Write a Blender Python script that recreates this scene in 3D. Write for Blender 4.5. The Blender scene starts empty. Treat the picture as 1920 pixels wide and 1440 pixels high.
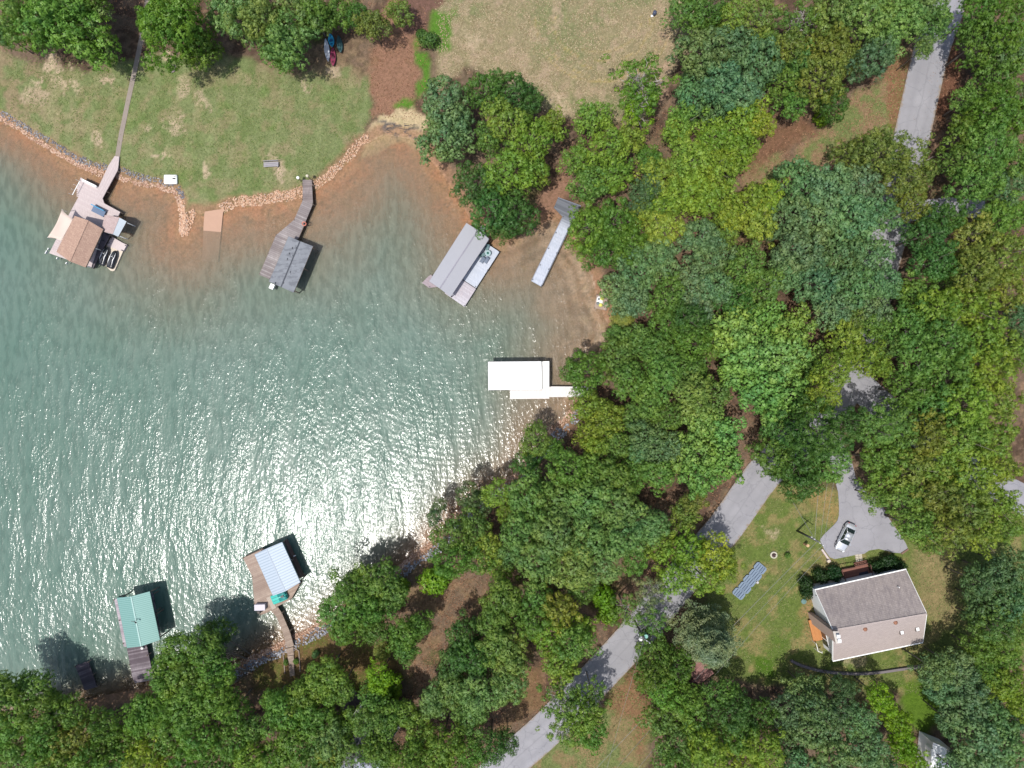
import bpy, math, random
import numpy as np
from mathutils import Vector, Matrix

scene = bpy.context.scene
COL = scene.collection
R = math.radians

# ------------------------------------------------------------------ camera, sky, sun, exposure
S0 = 0.088                    # metres per photo pixel on the water plane
CAMH = S0 * 960 / 0.75        # drone height above the water (24 mm equivalent lens)
cam_d = bpy.data.cameras.new('camera'); cam = bpy.data.objects.new('camera', cam_d); COL.objects.link(cam)
cam.location = (0, 0, CAMH); cam_d.sensor_width = 36; cam_d.lens = 24
cam_d.clip_start = 1; cam_d.clip_end = 6000
scene.camera = cam
SUN_Z = 18.0                                   # zenith angle
SUN_DIR = Vector((-0.72 * math.sin(R(SUN_Z)), -0.69 * math.sin(R(SUN_Z)), math.cos(R(SUN_Z)))).normalized()
world = bpy.data.worlds.new("World"); scene.world = world; world.use_nodes = True
wn = world.node_tree.nodes; wl = world.node_tree.links
sky = wn.new('ShaderNodeTexSky'); sky.sky_type = 'NISHITA'; sky.sun_disc = False
sky.sun_elevation = R(90 - SUN_Z); sky.sun_rotation = math.atan2(SUN_DIR.x, SUN_DIR.y) % (2 * math.pi)
sky.air_density = 1.0; sky.dust_density = 2.5
bg = wn['Background']; bg.inputs['Strength'].default_value = 0.15
wl.new(sky.outputs['Color'], bg.inputs['Color'])
sun_d = bpy.data.lights.new('sun', 'SUN'); sun_d.energy = 4.2; sun_d.angle = R(0.55); sun_d.color = (1.0, 0.965, 0.91)
sun = bpy.data.objects.new('sun', sun_d); COL.objects.link(sun)
sun.rotation_euler = SUN_DIR.to_track_quat('Z', 'Y').to_euler()
scene.view_settings.view_transform = 'Standard'; scene.view_settings.look = 'None'
scene.view_settings.exposure = 0.14; scene.view_settings.gamma = 1.0
cy = scene.cycles
cy.max_bounces = 6; cy.diffuse_bounces = 3; cy.glossy_bounces = 2; cy.transmission_bounces = 3; cy.transparent_max_bounces = 8
cy.caustics_reflective = False; cy.caustics_refractive = False
cy.sample_clamp_indirect = 6.0

# ------------------------------------------------------------------ photo pixel <-> world
def scale_at(z): return S0 * (CAMH - z) / CAMH
def W(px, py, z=0.0):
    f = scale_at(z); return Vector(((px - 960) * f, (720 - py) * f, z))

def lin(r, g, b):
    o = []
    for v in (r, g, b):
        v /= 255.0
        o.append(v / 12.92 if v <= 0.04045 else ((v + 0.055) / 1.055) ** 2.4)
    return o
def P(r, g, b, k=1 / 1.55):
    """albedo of a surface that a photo shows at sRGB r,g,b in the sun"""
    return tuple(min(0.9, v * k) for v in lin(r, g, b)) + (1.0,)

# ------------------------------------------------------------------ noise + polygon distance (numpy)
def _hash(ix, iy, seed):
    n = (ix.astype(np.int64) * 374761393 + iy.astype(np.int64) * 668265263 + seed * 974634777) & 0x7fffffff
    n = ((n ^ (n >> 13)) * 1274126177) & 0x7fffffff
    return ((n ^ (n >> 16)) & 0xffff) / 65535.0
def vnoise(x, y, seed=0):
    ix = np.floor(x).astype(np.int64); iy = np.floor(y).astype(np.int64)
    fx = x - ix; fy = y - iy; fx = fx * fx * (3 - 2 * fx); fy = fy * fy * (3 - 2 * fy)
    a = _hash(ix, iy, seed); b = _hash(ix + 1, iy, seed); c = _hash(ix, iy + 1, seed); d = _hash(ix + 1, iy + 1, seed)
    return a + (b - a) * fx + (c - a) * fy + (a - b - c + d) * fx * fy
def fbm(x, y, seed=0, oct=4):
    s = 0; a = 1; t = 0
    for k in range(oct):
        s = s + a * vnoise(x * 2 ** k, y * 2 ** k, seed + k * 17); t += a; a *= 0.55
    return s / t
def sstep(a, b, x):
    t = np.clip((x - a) / (b - a), 0, 1); return t * t * (3 - 2 * t)
def sdf(poly, x, y):
    """signed distance, positive outside"""
    d = np.full(x.shape, 1e18); ins = np.zeros(x.shape, bool); n = len(poly)
    for i in range(n):
        x0, y0 = poly[i]; x1, y1 = poly[(i + 1) % n]
        ex, ey = x1 - x0, y1 - y0; wx, wy = x - x0, y - y0
        t = np.clip((wx * ex + wy * ey) / (ex * ex + ey * ey + 1e-12), 0, 1)
        d = np.minimum(d, (wx - ex * t) ** 2 + (wy - ey * t) ** 2)
        if y0 != y1:
            c = ((y0 > y) != (y1 > y)) & (x < (x1 - x0) * (y - y0) / (y1 - y0) + x0)
            ins ^= c
    d = np.sqrt(d); return np.where(ins, -d, d)

# ------------------------------------------------------------------ shoreline and ground height
SHORE_PX = [(-4000, 150), (-600, 180), (-200, 200), (0, 226), (30, 240), (75, 267), (110, 289), (150, 313), (185, 325), (220, 331), (260, 345), (300, 352),
    (326, 358), (338, 378), (341, 402), (338, 436), (347, 440), (354, 428), (360, 404), (368, 398), (385, 402), (420, 398),
    (440, 386), (480, 384), (520, 378), (556, 371), (574, 364), (592, 354), (625, 330), (655, 300), (672, 276), (695, 264),
    (720, 252), (750, 256), (782, 262), (800, 290), (826, 320), (850, 355), (880, 405), (905, 440), (930, 450), (960, 440), (990, 424), (1012, 420), (1034, 412),
    (1052, 420), (1066, 440), (1078, 462), (1098, 485), (1110, 520), (1122, 560), (1136, 598), (1148, 618),
    (1146, 636), (1128, 656), (1105, 684), (1090, 722), (1076, 756), (1058, 786), (1028, 806), (990, 856), (966, 890),
    (925, 912), (870, 948), (826, 1000), (790, 1030), (740, 1064), (690, 1098), (610, 1160), (570, 1182), (524, 1204), (480, 1226),
    (430, 1250), (380, 1272), (300, 1286), (230, 1297), (180, 1308), (110, 1326), (0, 1345), (-200, 1370), (-700, 1500), (-4000, 2600)]
SHORE = [((px - 960) * S0, (720 - py) * S0) for px, py in SHORE_PX]
def shore_d(x, y):
    x = np.asarray(x, float); y = np.asarray(y, float)
    return sdf(SHORE, x, y)
def height_np(x, y, d=None):
    x = np.asarray(x, float); y = np.asarray(y, float)
    if d is None: d = shore_d(x, y)
    land = 0.55 * sstep(-0.2, 1.8, d) + 3.9 * (1 - np.exp(-np.maximum(d, 0) / 32.0))
    # bed slope: gentle by the upper shore, steeper to the lower left
    py = 720 - y / S0; px = 960 + x / S0
    sl = 0.30 - 0.205 * sstep(1150, 560, py) + 0.03 * sstep(120, 0, px) - 0.005 * sstep(300, 900, px) * sstep(900, 500, py)
    bed = -np.maximum(-d, 0) * sl
    bed = np.maximum(bed, -7.0)
    h = np.where(d > -0.2, land, 0) + np.where(d < 0, bed, 0)
    return h
def H0(x, y): return float(height_np(np.array([x]), np.array([y]))[0])
def G(px, py, dz=0.0):
    z = 1.0
    for _ in range(6):
        p = W(px, py, z + dz); z = H0(p.x, p.y)
    p = W(px, py, z + dz); return Vector((p.x, p.y, z + dz))

# ------------------------------------------------------------------ mesh builder
class MB:
    def __init__(s): s.v = []; s.f = []; s.m = []
    def add(s, vs, fs, mi=0):
        o = len(s.v); s.v += [tuple(v) for v in vs]; s.f += [tuple(i + o for i in f) for f in fs]; s.m += [mi] * len(fs)
    def box(s, c, size, rz=0, mi=0, taper=1.0):
        c = Vector(c); hx, hy, hz = size[0] / 2, size[1] / 2, size[2] / 2; ca, sa = math.cos(rz), math.sin(rz)
        vs = []
        for k in (-1, 1):
            t = taper if k > 0 else 1
            for ax, ay in ((-1, -1), (1, -1), (1, 1), (-1, 1)):
                x, y = ax * hx * t, ay * hy * t
                vs.append((c.x + x * ca - y * sa, c.y + x * sa + y * ca, c.z + k * hz))
        s.add(vs, [(3, 2, 1, 0), (4, 5, 6, 7), (0, 1, 5, 4), (1, 2, 6, 5), (2, 3, 7, 6), (3, 0, 4, 7)], mi)
    def beam(s, a, b, w, h, mi=0):
        a = Vector(a); b = Vector(b); d = (b - a).normalized()
        up = Vector((0, 0, 1)) if abs(d.z) < 0.95 else Vector((1, 0, 0))
        sx = d.cross(up).normalized() * w / 2; sy = sx.cross(d).normalized() * h / 2
        vs = [a - sx - sy, a + sx - sy, a + sx + sy, a - sx + sy, b - sx - sy, b + sx - sy, b + sx + sy, b - sx + sy]
        s.add(vs, [(0, 1, 2, 3), (7, 6, 5, 4), (0, 4, 5, 1), (1, 5, 6, 2), (2, 6, 7, 3), (3, 7, 4, 0)], mi)
    def prism(s, pts, z0, z1, mi=0):
        n = len(pts); a = sum(pts[i][0] * pts[(i + 1) % n][1] - pts[(i + 1) % n][0] * pts[i][1] for i in range(n))
        if a < 0: pts = list(reversed(pts))
        vs = [(p[0], p[1], z0) for p in pts] + [(p[0], p[1], z1) for p in pts]
        s.add(vs, [tuple(range(n - 1, -1, -1)), tuple(range(n, 2 * n))] + [(i, (i + 1) % n, n + (i + 1) % n, n + i) for i in range(n)], mi)
    def slab(s, quad, t, mi=0):
        """a panel through 4 points, t thick downwards"""
        q = [Vector(p) for p in quad]; n = len(q); b = [p - Vector((0, 0, t)) for p in q]
        s.add(q + b, [tuple(range(n)), tuple(range(2 * n - 1, n - 1, -1))] + [(i, n + i, n + (i + 1) % n, (i + 1) % n) for i in range(n)], mi)
    def tube(s, pts, rad, n=8, mi=0, cap=True):
        pts = [Vector(p) for p in pts]; rs = rad if isinstance(rad, (list, tuple)) else [rad] * len(pts); rings = []
        for i, p in enumerate(pts):
            d = (pts[min(i + 1, len(pts) - 1)] - pts[max(i - 1, 0)]).normalized()
            up = Vector((0, 0, 1)) if abs(d.z) < 0.9 else Vector((1, 0, 0))
            u = d.cross(up).normalized(); w = u.cross(d).normalized()
            rings.append([p + (u * math.cos(a) + w * math.sin(a)) * rs[i] for a in [2 * math.pi * k / n for k in range(n)]])
        vs = [v for r in rings for v in r]; fs = []
        for i in range(len(pts) - 1):
            for k in range(n): fs.append((i * n + k, i * n + (k + 1) % n, (i + 1) * n + (k + 1) % n, (i + 1) * n + k))
        if cap: fs += [tuple(range(n - 1, -1, -1)), tuple((len(pts) - 1) * n + k for k in range(n))]
        s.add(vs, fs, mi)
    def loft(s, a, b, prof, ring, mi=0):
        """prof: (t, halfwidth, z0, z1); ring: list of (u, w) with u in -1..1 across and w in 0..1 up"""
        a = Vector(a); b = Vector(b); d = (b - a); d.z = 0; L = d.length; d.normalize(); sd = Vector((-d.y, d.x, 0)); n = len(ring)
        vs = []
        for t, hw, z0, z1 in prof:
            c = a.lerp(b, t)
            for u, w in ring: vs.append(Vector((c.x, c.y, 0)) + sd * hw * u + Vector((0, 0, a.z + z0 + (z1 - z0) * w)))
        fs = []
        for i in range(len(prof) - 1):
            for k in range(n): fs.append((i * n + (k + 1) % n, i * n + k, (i + 1) * n + k, (i + 1) * n + (k + 1) % n))
        m = len(prof) - 1
        fs += [tuple(range(n)), tuple(m * n + k for k in range(n - 1, -1, -1))]
        s.add(vs, fs, mi)
    def split(s, name, mats, parent, smooth=False, origin=None, per=8):
        """every separate piece (per vertices each) becomes a part of its own"""
        for k in range(0, len(s.v), per):
            q = MB(); q.v = s.v[k:k + per]; q.f = [tuple(i - k for i in f) for f in s.f if k <= f[0] < k + per]; q.m = [0] * len(q.f); q.build(name, mats, parent, smooth, origin)
    def build(s, name, mats, parent=None, smooth=False, origin=None):
        me = bpy.data.meshes.new(name); o = origin
        if o is None: o = parent.matrix_basis.translation if parent is not None else Vector((0, 0, 0))
        me.from_pydata([(v[0] - o[0], v[1] - o[1], v[2] - o[2]) for v in s.v], [], s.f); me.update()
        if not isinstance(mats, (list, tuple)): mats = [mats]
        for m in mats: me.materials.append(m)
        if len(mats) > 1: me.polygons.foreach_set('material_index', s.m)
        if smooth: me.polygons.foreach_set('use_smooth', [True] * len(me.polygons))
        ob = bpy.data.objects.new(name, me); COL.objects.link(ob)
        if parent is not None: ob.parent = parent
        else: ob.location = o
        return ob
def tag(o, label=None, cat=None, group=None, kind=None):
    if label: o['label'] = label
    if cat: o['category'] = cat
    if group: o['group'] = group
    if kind: o['kind'] = kind
    return o
def thing(name, loc, label, cat, group=None):
    o = bpy.data.objects.new(name, None); COL.objects.link(o); o.empty_display_size = 0.3
    o.location = loc; o.matrix_basis.translation = Vector(loc); return tag(o, label, cat, group)
def solo(mb, name, mats, loc, label, cat, group=None, smooth=False):
    return tag(mb.build(name, mats, None, smooth, origin=Vector(loc)), label, cat, group)

# ------------------------------------------------------------------ material helpers
class NT:
    def __init__(s, name):
        s.m = bpy.data.materials.new(name); s.m.use_nodes = True; s.t = s.m.node_tree; s.n = s.t.nodes; s.l = s.t.links
        s.n.clear(); s.out = s.n.new('ShaderNodeOutputMaterial')
    def node(s, t, **kw):
        n = s.n.new(t)
        for k, v in kw.items():
            if k in n.inputs: n.inputs[k].default_value = v
            else: setattr(n, k, v)
        return n
    def link(s, a, b): s.l.new(a, b)
    def math(s, op, a, b=None, c=None, clamp=False):
        n = s.n.new('ShaderNodeMath'); n.operation = op; n.use_clamp = clamp
        for i, v in enumerate((a, b, c)):
            if v is None: continue
            if isinstance(v, (int, float)): n.inputs[i].default_value = v
            else: s.l.new(v, n.inputs[i])
        return n.outputs[0]
    def mix(s, f, a, b, mode='MIX'):
        n = s.n.new('ShaderNodeMix'); n.data_type = 'RGBA'; n.blend_type = mode
        for i, v in ((0, f), (6, a), (7, b)):
            if isinstance(v, (int, float)) and i == 0: n.inputs[i].default_value = v
            elif isinstance(v, (tuple, list)): n.inputs[i].default_value = v
            else: s.l.new(v, n.inputs[i])
        return n.outputs[2]
    def noise(s, scale, detail=3, vec=None, rough=0.55, dim='3D'):
        n = s.n.new('ShaderNodeTexNoise'); n.inputs['Scale'].default_value = scale; n.inputs['Detail'].default_value = detail
        n.inputs['Roughness'].default_value = rough
        if vec is not None: s.l.new(vec, n.inputs['Vector'])
        return n.outputs['Fac']
    def coord(s, which='Object', rot=0.0, scale=(1, 1, 1)):
        t = s.n.new('ShaderNodeTexCoord'); mp = s.n.new('ShaderNodeMapping'); mp.inputs['Rotation'].default_value = (0, 0, rot)
        mp.inputs['Scale'].default_value = scale; s.l.new(t.outputs[which], mp.inputs['Vector']); return mp.outputs[0]
    def ramp(s, f, stops):
        n = s.n.new('ShaderNodeValToRGB'); e = n.color_ramp.elements
        while len(e) < len(stops): e.new(0.5)
        for i, (p, c) in enumerate(stops): e[i].position = p; e[i].color = c if len(c) == 4 else tuple(c) + (1,)
        s.l.new(f, n.inputs[0]); return n.outputs[0]
    def range(s, f, a, b, c, d):
        n = s.n.new('ShaderNodeMapRange'); n.inputs[1].default_value = a; n.inputs[2].default_value = b
        n.inputs[3].default_value = c; n.inputs[4].default_value = d; s.l.new(f, n.inputs[0]); return n.outputs[0]
    def principled(s, col, rough=0.8, spec=0.3, metal=0.0, bump=None, bs=0.3, bd=0.05):
        p = s.n.new('ShaderNodeBsdfPrincipled'); p.inputs['Roughness'].default_value = rough
        p.inputs['Specular IOR Level'].default_value = spec; p.inputs['Metallic'].default_value = metal
        if isinstance(col, (tuple, list)): p.inputs['Base Color'].default_value = col
        else: s.l.new(col, p.inputs['Base Color'])
        if bump is not None:
            b = s.n.new('ShaderNodeBump'); b.inputs['Strength'].default_value = bs; b.inputs['Distance'].default_value = bd
            s.l.new(bump, b.inputs['Height']); s.l.new(b.outputs[0], p.inputs['Normal'])
        s.l.new(p.outputs[0], s.out.inputs[0]); return p
def mul(c, k): return tuple(min(1, v * k) for v in c[:3]) + (1.0,)
_mc = {}
def plain(name, col, rough=0.7, var=0.12, scale=3.0, metal=0.0, spec=0.3):
    if name in _mc: return _mc[name]
    t = NT(name); n = t.noise(scale, 5, t.coord()); c = t.mix(n, mul(col, 1 - var), mul(col, 1 + var))
    n2 = t.noise(scale * 9, 3, t.coord()); c = t.mix(t.range(n2, 0.35, 0.7, 0, 0.35), c, mul(col, 1 - 2.2 * var))
    t.principled(c, rough, spec, metal, n2, 0.15, 0.02); _mc[name] = t.m; return t.m
def planks(name, ca, cb, ang, w=0.15, gap=0.35, rough=0.8, big=0.0, cbig=None):
    """boards whose long side runs perpendicular to direction ang"""
    t = NT(name); v = t.coord('Object', -ang); sp = t.node('ShaderNodeSeparateXYZ'); t.link(v, sp.inputs[0])
    q = t.math('DIVIDE', sp.outputs[0], w); fl = t.math('FLOOR', q); fr = t.math('FRACT', q)
    wn_ = t.node('ShaderNodeTexWhiteNoise', noise_dimensions='1D'); t.link(fl, wn_.inputs['W'])
    c = t.mix(wn_.outputs['Value'], ca, cb)
    st = t.noise(1.6, 4, t.coord('Object', -ang, (9, 1, 1))); c = t.mix(t.range(st, 0.35, 0.75, 0, 0.5), c, mul(ca, 0.6))
    bl = t.noise(0.45, 3, v)
    if cbig: c = t.mix(t.range(bl, 0.42, 0.62, 0, big), c, cbig)
    g = t.math('LESS_THAN', fr, 0.1); c = t.mix(t.math('MULTIPLY', g, gap), c, (0.01, 0.01, 0.01, 1))
    t.principled(c, rough, 0.25); return t.m
def shingles(name, ca, cb, ang, stain=0.4, cst=None):
    t = NT(name); v = t.coord('Object', -ang, (1, 1, 1)); 
    b = t.node('ShaderNodeTexBrick', Scale=1.0); b.inputs['Color1'].default_value = ca; b.inputs['Color2'].default_value = cb
    b.inputs['Mortar'].default_value = mul(ca, 0.6); b.inputs['Mortar Size'].default_value = 0.012; b.inputs['Brick Width'].default_value = 0.42; b.inputs['Row Height'].default_value = 0.2
    t.link(v, b.inputs['Vector'])
    n = t.noise(1.1, 5, t.coord('Object', -ang, (2.6, 0.35, 1))); c = t.mix(t.range(n, 0.38, 0.68, 0, stain), b.outputs['Color'], cst or mul(ca, 0.55))
    n2 = t.noise(14, 3, v); c = t.mix(t.range(n2, 0.4, 0.75, 0, 0.4), c, mul(cb, 1.5))
    t.principled(c, 0.92, 0.12, 0, n2, 0.3, 0.02); return t.m

# ================================================================== GROUND (one sheet to the horizon)
def axis(core, step, far):
    a = list(np.arange(-core, core + 1e-6, step)); s = step; x = core; out = []
    while x < far: s *= 1.35; x += s; out.append(x)
    return np.array([-v for v in reversed(out)] + a + out)
gx = axis(92, 0.36, 2600); gy = axis(70, 0.36, 2600)
X, Y = np.meshgrid(gx, gy); X = X.ravel(); Y = Y.ravel()
D = shore_d(X, Y)
Dn = D + (fbm(X * 0.9, Y * 0.9, 5) - 0.5) * 0.9
Hh = height_np(X, Y, D)
Hh = Hh + np.where(D > 1.5, (fbm(X * 0.35, Y * 0.35, 9) - 0.5) * 0.10, 0) + np.where(D < -1, (fbm(X * 0.5, Y * 0.5, 19) - 0.5) * 0.12, 0)
pxX = 960 + X / (S0 * (CAMH - Hh) / CAMH); pyY = 720 - Y / (S0 * (CAMH - Hh) / CAMH)
n1 = fbm(X * 0.16, Y * 0.16, 1, 5); n2 = fbm(X * 0.55, Y * 0.55, 2, 5); n3 = fbm(X * 1.6, Y * 1.6, 3, 3); n4 = fbm(X * 0.33, Y * 0.33, 44, 4)
wx = pxX + (fbm(X * 0.45, Y * 0.45, 7, 4) - 0.5) * 34; wy = pyY + (fbm(X * 0.45, Y * 0.45, 8, 4) - 0.5) * 34
C = np.zeros((len(X), 3))
def paint(mask, col):
    global C
    m = np.clip(mask, 0, 1)[:, None]; C = C * (1 - m) + np.array(col[:3])[None, :] * m
litter = P(130, 110, 94); litter2 = P(104, 84, 72); dirt = P(176, 142, 116); tan = P(165, 152, 121); sand = P(214, 192, 156)
grass = P(134, 144, 98); grass2 = P(116, 134, 80); dry = P(166, 150, 118); bright = P(96, 142, 50)
paint(np.ones(len(X)), litter); paint(sstep(0.45, 0.6, n2), litter2); paint(sstep(0.62, 0.72, n1) * 0.6, P(100, 104, 56))
paint(sstep(0.6, 0.72, n3) * 0.4, dirt)
def zone(poly, col, soft=6, amt=1.0, mod=None, warp=True):
    pts = poly; d = sdf(pts, wx if warp else pxX, wy if warp else pyY)
    m = sstep(soft, -soft, d) * amt
    if mod is not None: m = m * mod
    paint(m, col)
LAWN = [(-300, 90), (0, 95), (60, 120), (130, 140), (250, 110), (420, 105), (560, 140), (600, 120), (640, 128), (690, 140), (694, 215), (660, 300), (590, 380), (400, 420), (200, 350), (0, 260), (-300, 240)]
zone(LAWN, grass, 8)
zone(LAWN, grass2, 8, 0.6, sstep(0.47, 0.58, n4))
zone(LAWN, dry, 8, 0.55, sstep(0.46, 0.6, n2)); zone(LAWN, P(176, 160, 130), 8, 0.4, sstep(0.6, 0.68, n2 * .6 + n1 * .4))
# mower stripes, faint
strp = 0.5 + 0.5 * np.sin((X * 0.97 - Y * 0.2) * 1.9)
zone(LAWN, P(156, 164, 118), 8, 0.30, strp ** 2)
zone([(-300, 60), (0, 80), (60, 110), (90, 150), (60, 215), (20, 225), (-300, 200)], P(158, 140, 112), 16, 0.8, sstep(0.35, 0.6, n2))
zone([(470, 120), (560, 150), (690, 150), (700, 60), (600, 90)], P(150, 128, 104), 14, 0.8, sstep(0.4, 0.6, n2 * 0.6 + n3 * 0.4))
FIELD = [(826, -20), (1290, -20), (1320, 60), (1260, 130), (1200, 230), (1060, 214), (1000, 196), (930, 150), (868, 122), (815, 170), (820, 80)]
zone(FIELD, tan, 10)
zone(FIELD, P(142, 144, 104), 16, 0.85, sstep(0.40, 0.56, n1) )
zone([(980, 10), (1090, 0), (1180, 60), (1130, 130), (1010, 120)], P(138, 140, 100), 26, 0.6, sstep(0.3, 0.6, n2))
zone(FIELD, P(196, 170, 148), 10, 0.6, sstep(0.55, 0.68, n2))
rr = np.hypot(pxX - 1130, (pyY - 30) * 1.0)
for r0 in (70, 88, 97, 118, 126): 
    zone(FIELD, P(192, 170, 116), 4, 0.75, np.exp(-((rr - r0 - 3 * np.sin(r0 + np.arctan2(pyY - 30, pxX - 1130) * 3)) / 1.7) ** 2) * (pyY > 30) * sstep(0.4, 0.55, fbm(X * 0.6, Y * 0.6, int(r0))))
zone([(1225, 0), (1250, 20), (1262, 80), (1262, 150), (1240, 200), (1232, 120)], P(190, 158, 138), 8, 0.6, sstep(0.42, 0.6, n3))
zone([(735, -20), (832, -20), (815, 70), (780, 100), (784, 150), (770, 196), (700, 214), (686, 150), (700, 90)], P(160, 122, 102), 7, 1.0)
zone([(735, -20), (832, -20), (815, 70), (760, 60)], P(120, 92, 84), 7, 0.8)
for b in ([(780, 96), (800, 100), (806, 130), (800, 172), (780, 178), (786, 140)], [(820, 20), (850, 22), (846, 90), (820, 96), (812, 60)], [(735, 196), (775, 180), (780, 200), (740, 204)], [(775, 70), (786, 66), (784, 92), (772, 90)]):
    zone(b, bright, 6, 0.95)
BEACH = [(712, 214), (735, 203), (757, 207), (775, 196), (800, 210), (800, 300), (742, 262), (690, 290), (668, 300), (690, 250)]
zone(BEACH, sand, 4, 1.0)
zone([(1000, 380), (1060, 330), (1066, 300), (1075, 340), (1050, 400), (1040, 420), (1000, 440), (960, 440)], P(166, 128, 108), 10, 0.9)
zone([(1090, 480), (1160, 560), (1180, 640), (1120, 680), (1100, 560)], P(168, 126, 98), 6, 0.9)
zone([(1180, 600), (1230, 610), (1220, 680), (1190, 700)], P(140, 108, 96), 6, 0.8)
ROADGRASS = [(1490, 290), (1560, 210), (1650, 150), (1690, 80), (1705, 100), (1680, 260), (1670, 300), (1560, 300), (1480, 340), (1380, 370), (1400, 310)]
zone(ROADGRASS, P(158, 132, 104), 8); zone(ROADGRASS, P(122, 138, 84), 10, 0.85, sstep(0.42, 0.55, n2))
zone([(1380, 310), (1440, 250), (1500, 215), (1540, 240), (1450, 300), (1385, 345)], P(142, 106, 84), 10, 0.8)
zone([(1660, 120), (1695, 70), (1706, 120), (1680, 250), (1668, 220)], P(150, 108, 84), 5, 0.8)
zone([(1755, 180), (1790, 60), (1810, 100), (1790, 200), (1760, 240)], P(124, 86, 68), 6, 0.9)
YARD = [(1380, 1010), (1436, 905), (1480, 900), (1560, 910), (1700, 1000), (1800, 1010), (1960, 990), (1980, 1200), (1860, 1260), (1740, 1300), (1480, 1290), (1350, 1270), (1300, 1200), (1330, 1100)]
zone(YARD, P(118, 130, 72), 8); zone(YARD, P(108, 128, 62), 8, 0.65, sstep(0.46, 0.58, n4)); zone(YARD, P(168, 148, 106), 8, 0.65, sstep(0.5, 0.62, n2))
zone([(1720, 1020), (1800, 1030), (1790, 1160), (1740, 1180), (1710, 1090)], P(160, 142, 106), 16, 0.75)
zone([(1500, 925), (1560, 915), (1572, 950), (1565, 985), (1530, 960)], P(180, 148, 104), 12, 0.75)
zone([(1410, 1235), (1450, 1228), (1452, 1262), (1414, 1262)], P(82, 118, 34), 8, 0.9)
zone([(1440, 1190), (1480, 1200), (1470, 1225), (1430, 1215)], P(82, 118, 34), 8, 0.5)
zone([(1520, 1210), (1500, 1150), (1524, 1100), (1530, 1160)], P(176, 140, 104), 8, 0.7)
LOW = [(990, 1450), (1060, 1350), (1130, 1330), (1160, 1270), (1200, 1290), (1225, 1370), (1200, 1450)]
zone(LOW, P(150, 132, 96), 8); zone(LOW, P(122, 138, 84), 10, 0.8, sstep(0.48, 0.6, n2))
zone([(1130, 1330), (1180, 1260), (1200, 1240), (1225, 1350), (1200, 1440), (1190, 1340)], P(150, 108, 84), 8, 0.7)
BANK = [(480, 1250), (560, 1200), (610, 1180), (640, 1210), (720, 1200), (760, 1260), (660, 1320), (540, 1300), (480, 1300)]
zone(BANK, P(124, 104, 66), 10, 0.9); zone(BANK, P(110, 118, 60), 14, 0.7, sstep(0.5, 0.6, n2))
zone([(760, 1090), (800, 1050), (860, 1080), (920, 1090), (900, 1150), (850, 1180), (790, 1240), (740, 1300), (760, 1200)], P(156, 130, 104), 10, 0.8, sstep(0.4, 0.6, n2))
zone([(960, 1270), (1030, 1240), (1010, 1330), (960, 1360), (930, 1400)], P(150, 120, 88), 10, 0.7)
zone([(1685, 1280), (1750, 1275), (1766, 1350), (1740, 1390), (1710, 1370), (1690, 1320)], P(96, 128, 40), 10, 0.95)
zone([(1880, 920), (1980, 900), (1980, 1000), (1880, 1000)], P(120, 130, 74), 8, 0.8)
# bare patches on the lawns
for (bx, by, br, k) in ((100, 125, 22, 1), (75, 158, 14, .8), (200, 150, 15, 1), (115, 165, 13, .8), (145, 168, 10, .7), (140, 135, 9, .7), (185, 258, 15, .8), (310, 112, 12, .9), (265, 85, 10, .9), (345, 165, 20, .7), (375, 185, 14, .7),
                        (330, 230, 22, .7), (290, 295, 9, .8), (314, 290, 8, .8), (385, 320, 9, .8), (570, 155, 11, 1), (625, 132, 14, .7), (512, 302, 18, .7), (516, 322, 16, 1), (1050, 195, 18, 1), (890, 75, 16, .6), (1560, 1110, 12, .5), (1600, 1235, 22, .5), (1455, 1005, 14, .6), (60, 180, 26, .5), (270, 237, 8, .6)):
    d = np.hypot(wx + (n3 - .5) * 30 - bx, wy + (n3 - .5) * 30 - by); paint(sstep(br * 1.1, br * 0.5, d) * min(1, k * 1.1), P(206, 184, 158))
for (bx, by, br, k) in ((420, 205, 12, .5), (515, 240, 9, .7), (460, 290, 9, .6), (495, 170, 10, .5), (345, 330, 16, .6), (620, 180, 16, .5), (320, 150, 24, .4), (240, 210, 30, .4)):
    d = np.hypot(wx - bx, wy - by); paint(sstep(br * 1.6, br * 0.3, d) * k * 0.7, P(100, 140, 56))
# rim of red clay at the waterline, then the lake bed
paint(sstep(2.0, 0.9, Dn) * sstep(-0.4, 0.2, D) * 0.85, P(176, 138, 112))
clay = np.array(P(224, 166, 132)[:3]); bedbrown = np.array(P(206, 168, 136)[:3]); silt = np.array(P(140, 118, 84)[:3])
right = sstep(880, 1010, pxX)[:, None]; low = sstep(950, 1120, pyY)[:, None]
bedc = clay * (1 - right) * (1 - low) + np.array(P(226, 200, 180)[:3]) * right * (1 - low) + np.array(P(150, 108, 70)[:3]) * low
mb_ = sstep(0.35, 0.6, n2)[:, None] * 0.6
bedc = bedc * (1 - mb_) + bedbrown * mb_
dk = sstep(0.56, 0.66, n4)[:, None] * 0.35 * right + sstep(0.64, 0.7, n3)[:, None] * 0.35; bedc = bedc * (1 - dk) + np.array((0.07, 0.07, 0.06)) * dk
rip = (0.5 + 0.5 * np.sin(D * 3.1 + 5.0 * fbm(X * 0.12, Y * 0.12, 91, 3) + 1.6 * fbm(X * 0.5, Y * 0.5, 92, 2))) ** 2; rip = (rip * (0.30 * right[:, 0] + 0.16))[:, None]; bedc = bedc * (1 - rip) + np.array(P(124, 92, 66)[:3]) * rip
deepm = sstep(-0.6, -2.4, Hh)[:, None]; bedc = bedc * (1 - deepm) + silt * 0.7 * deepm
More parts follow.
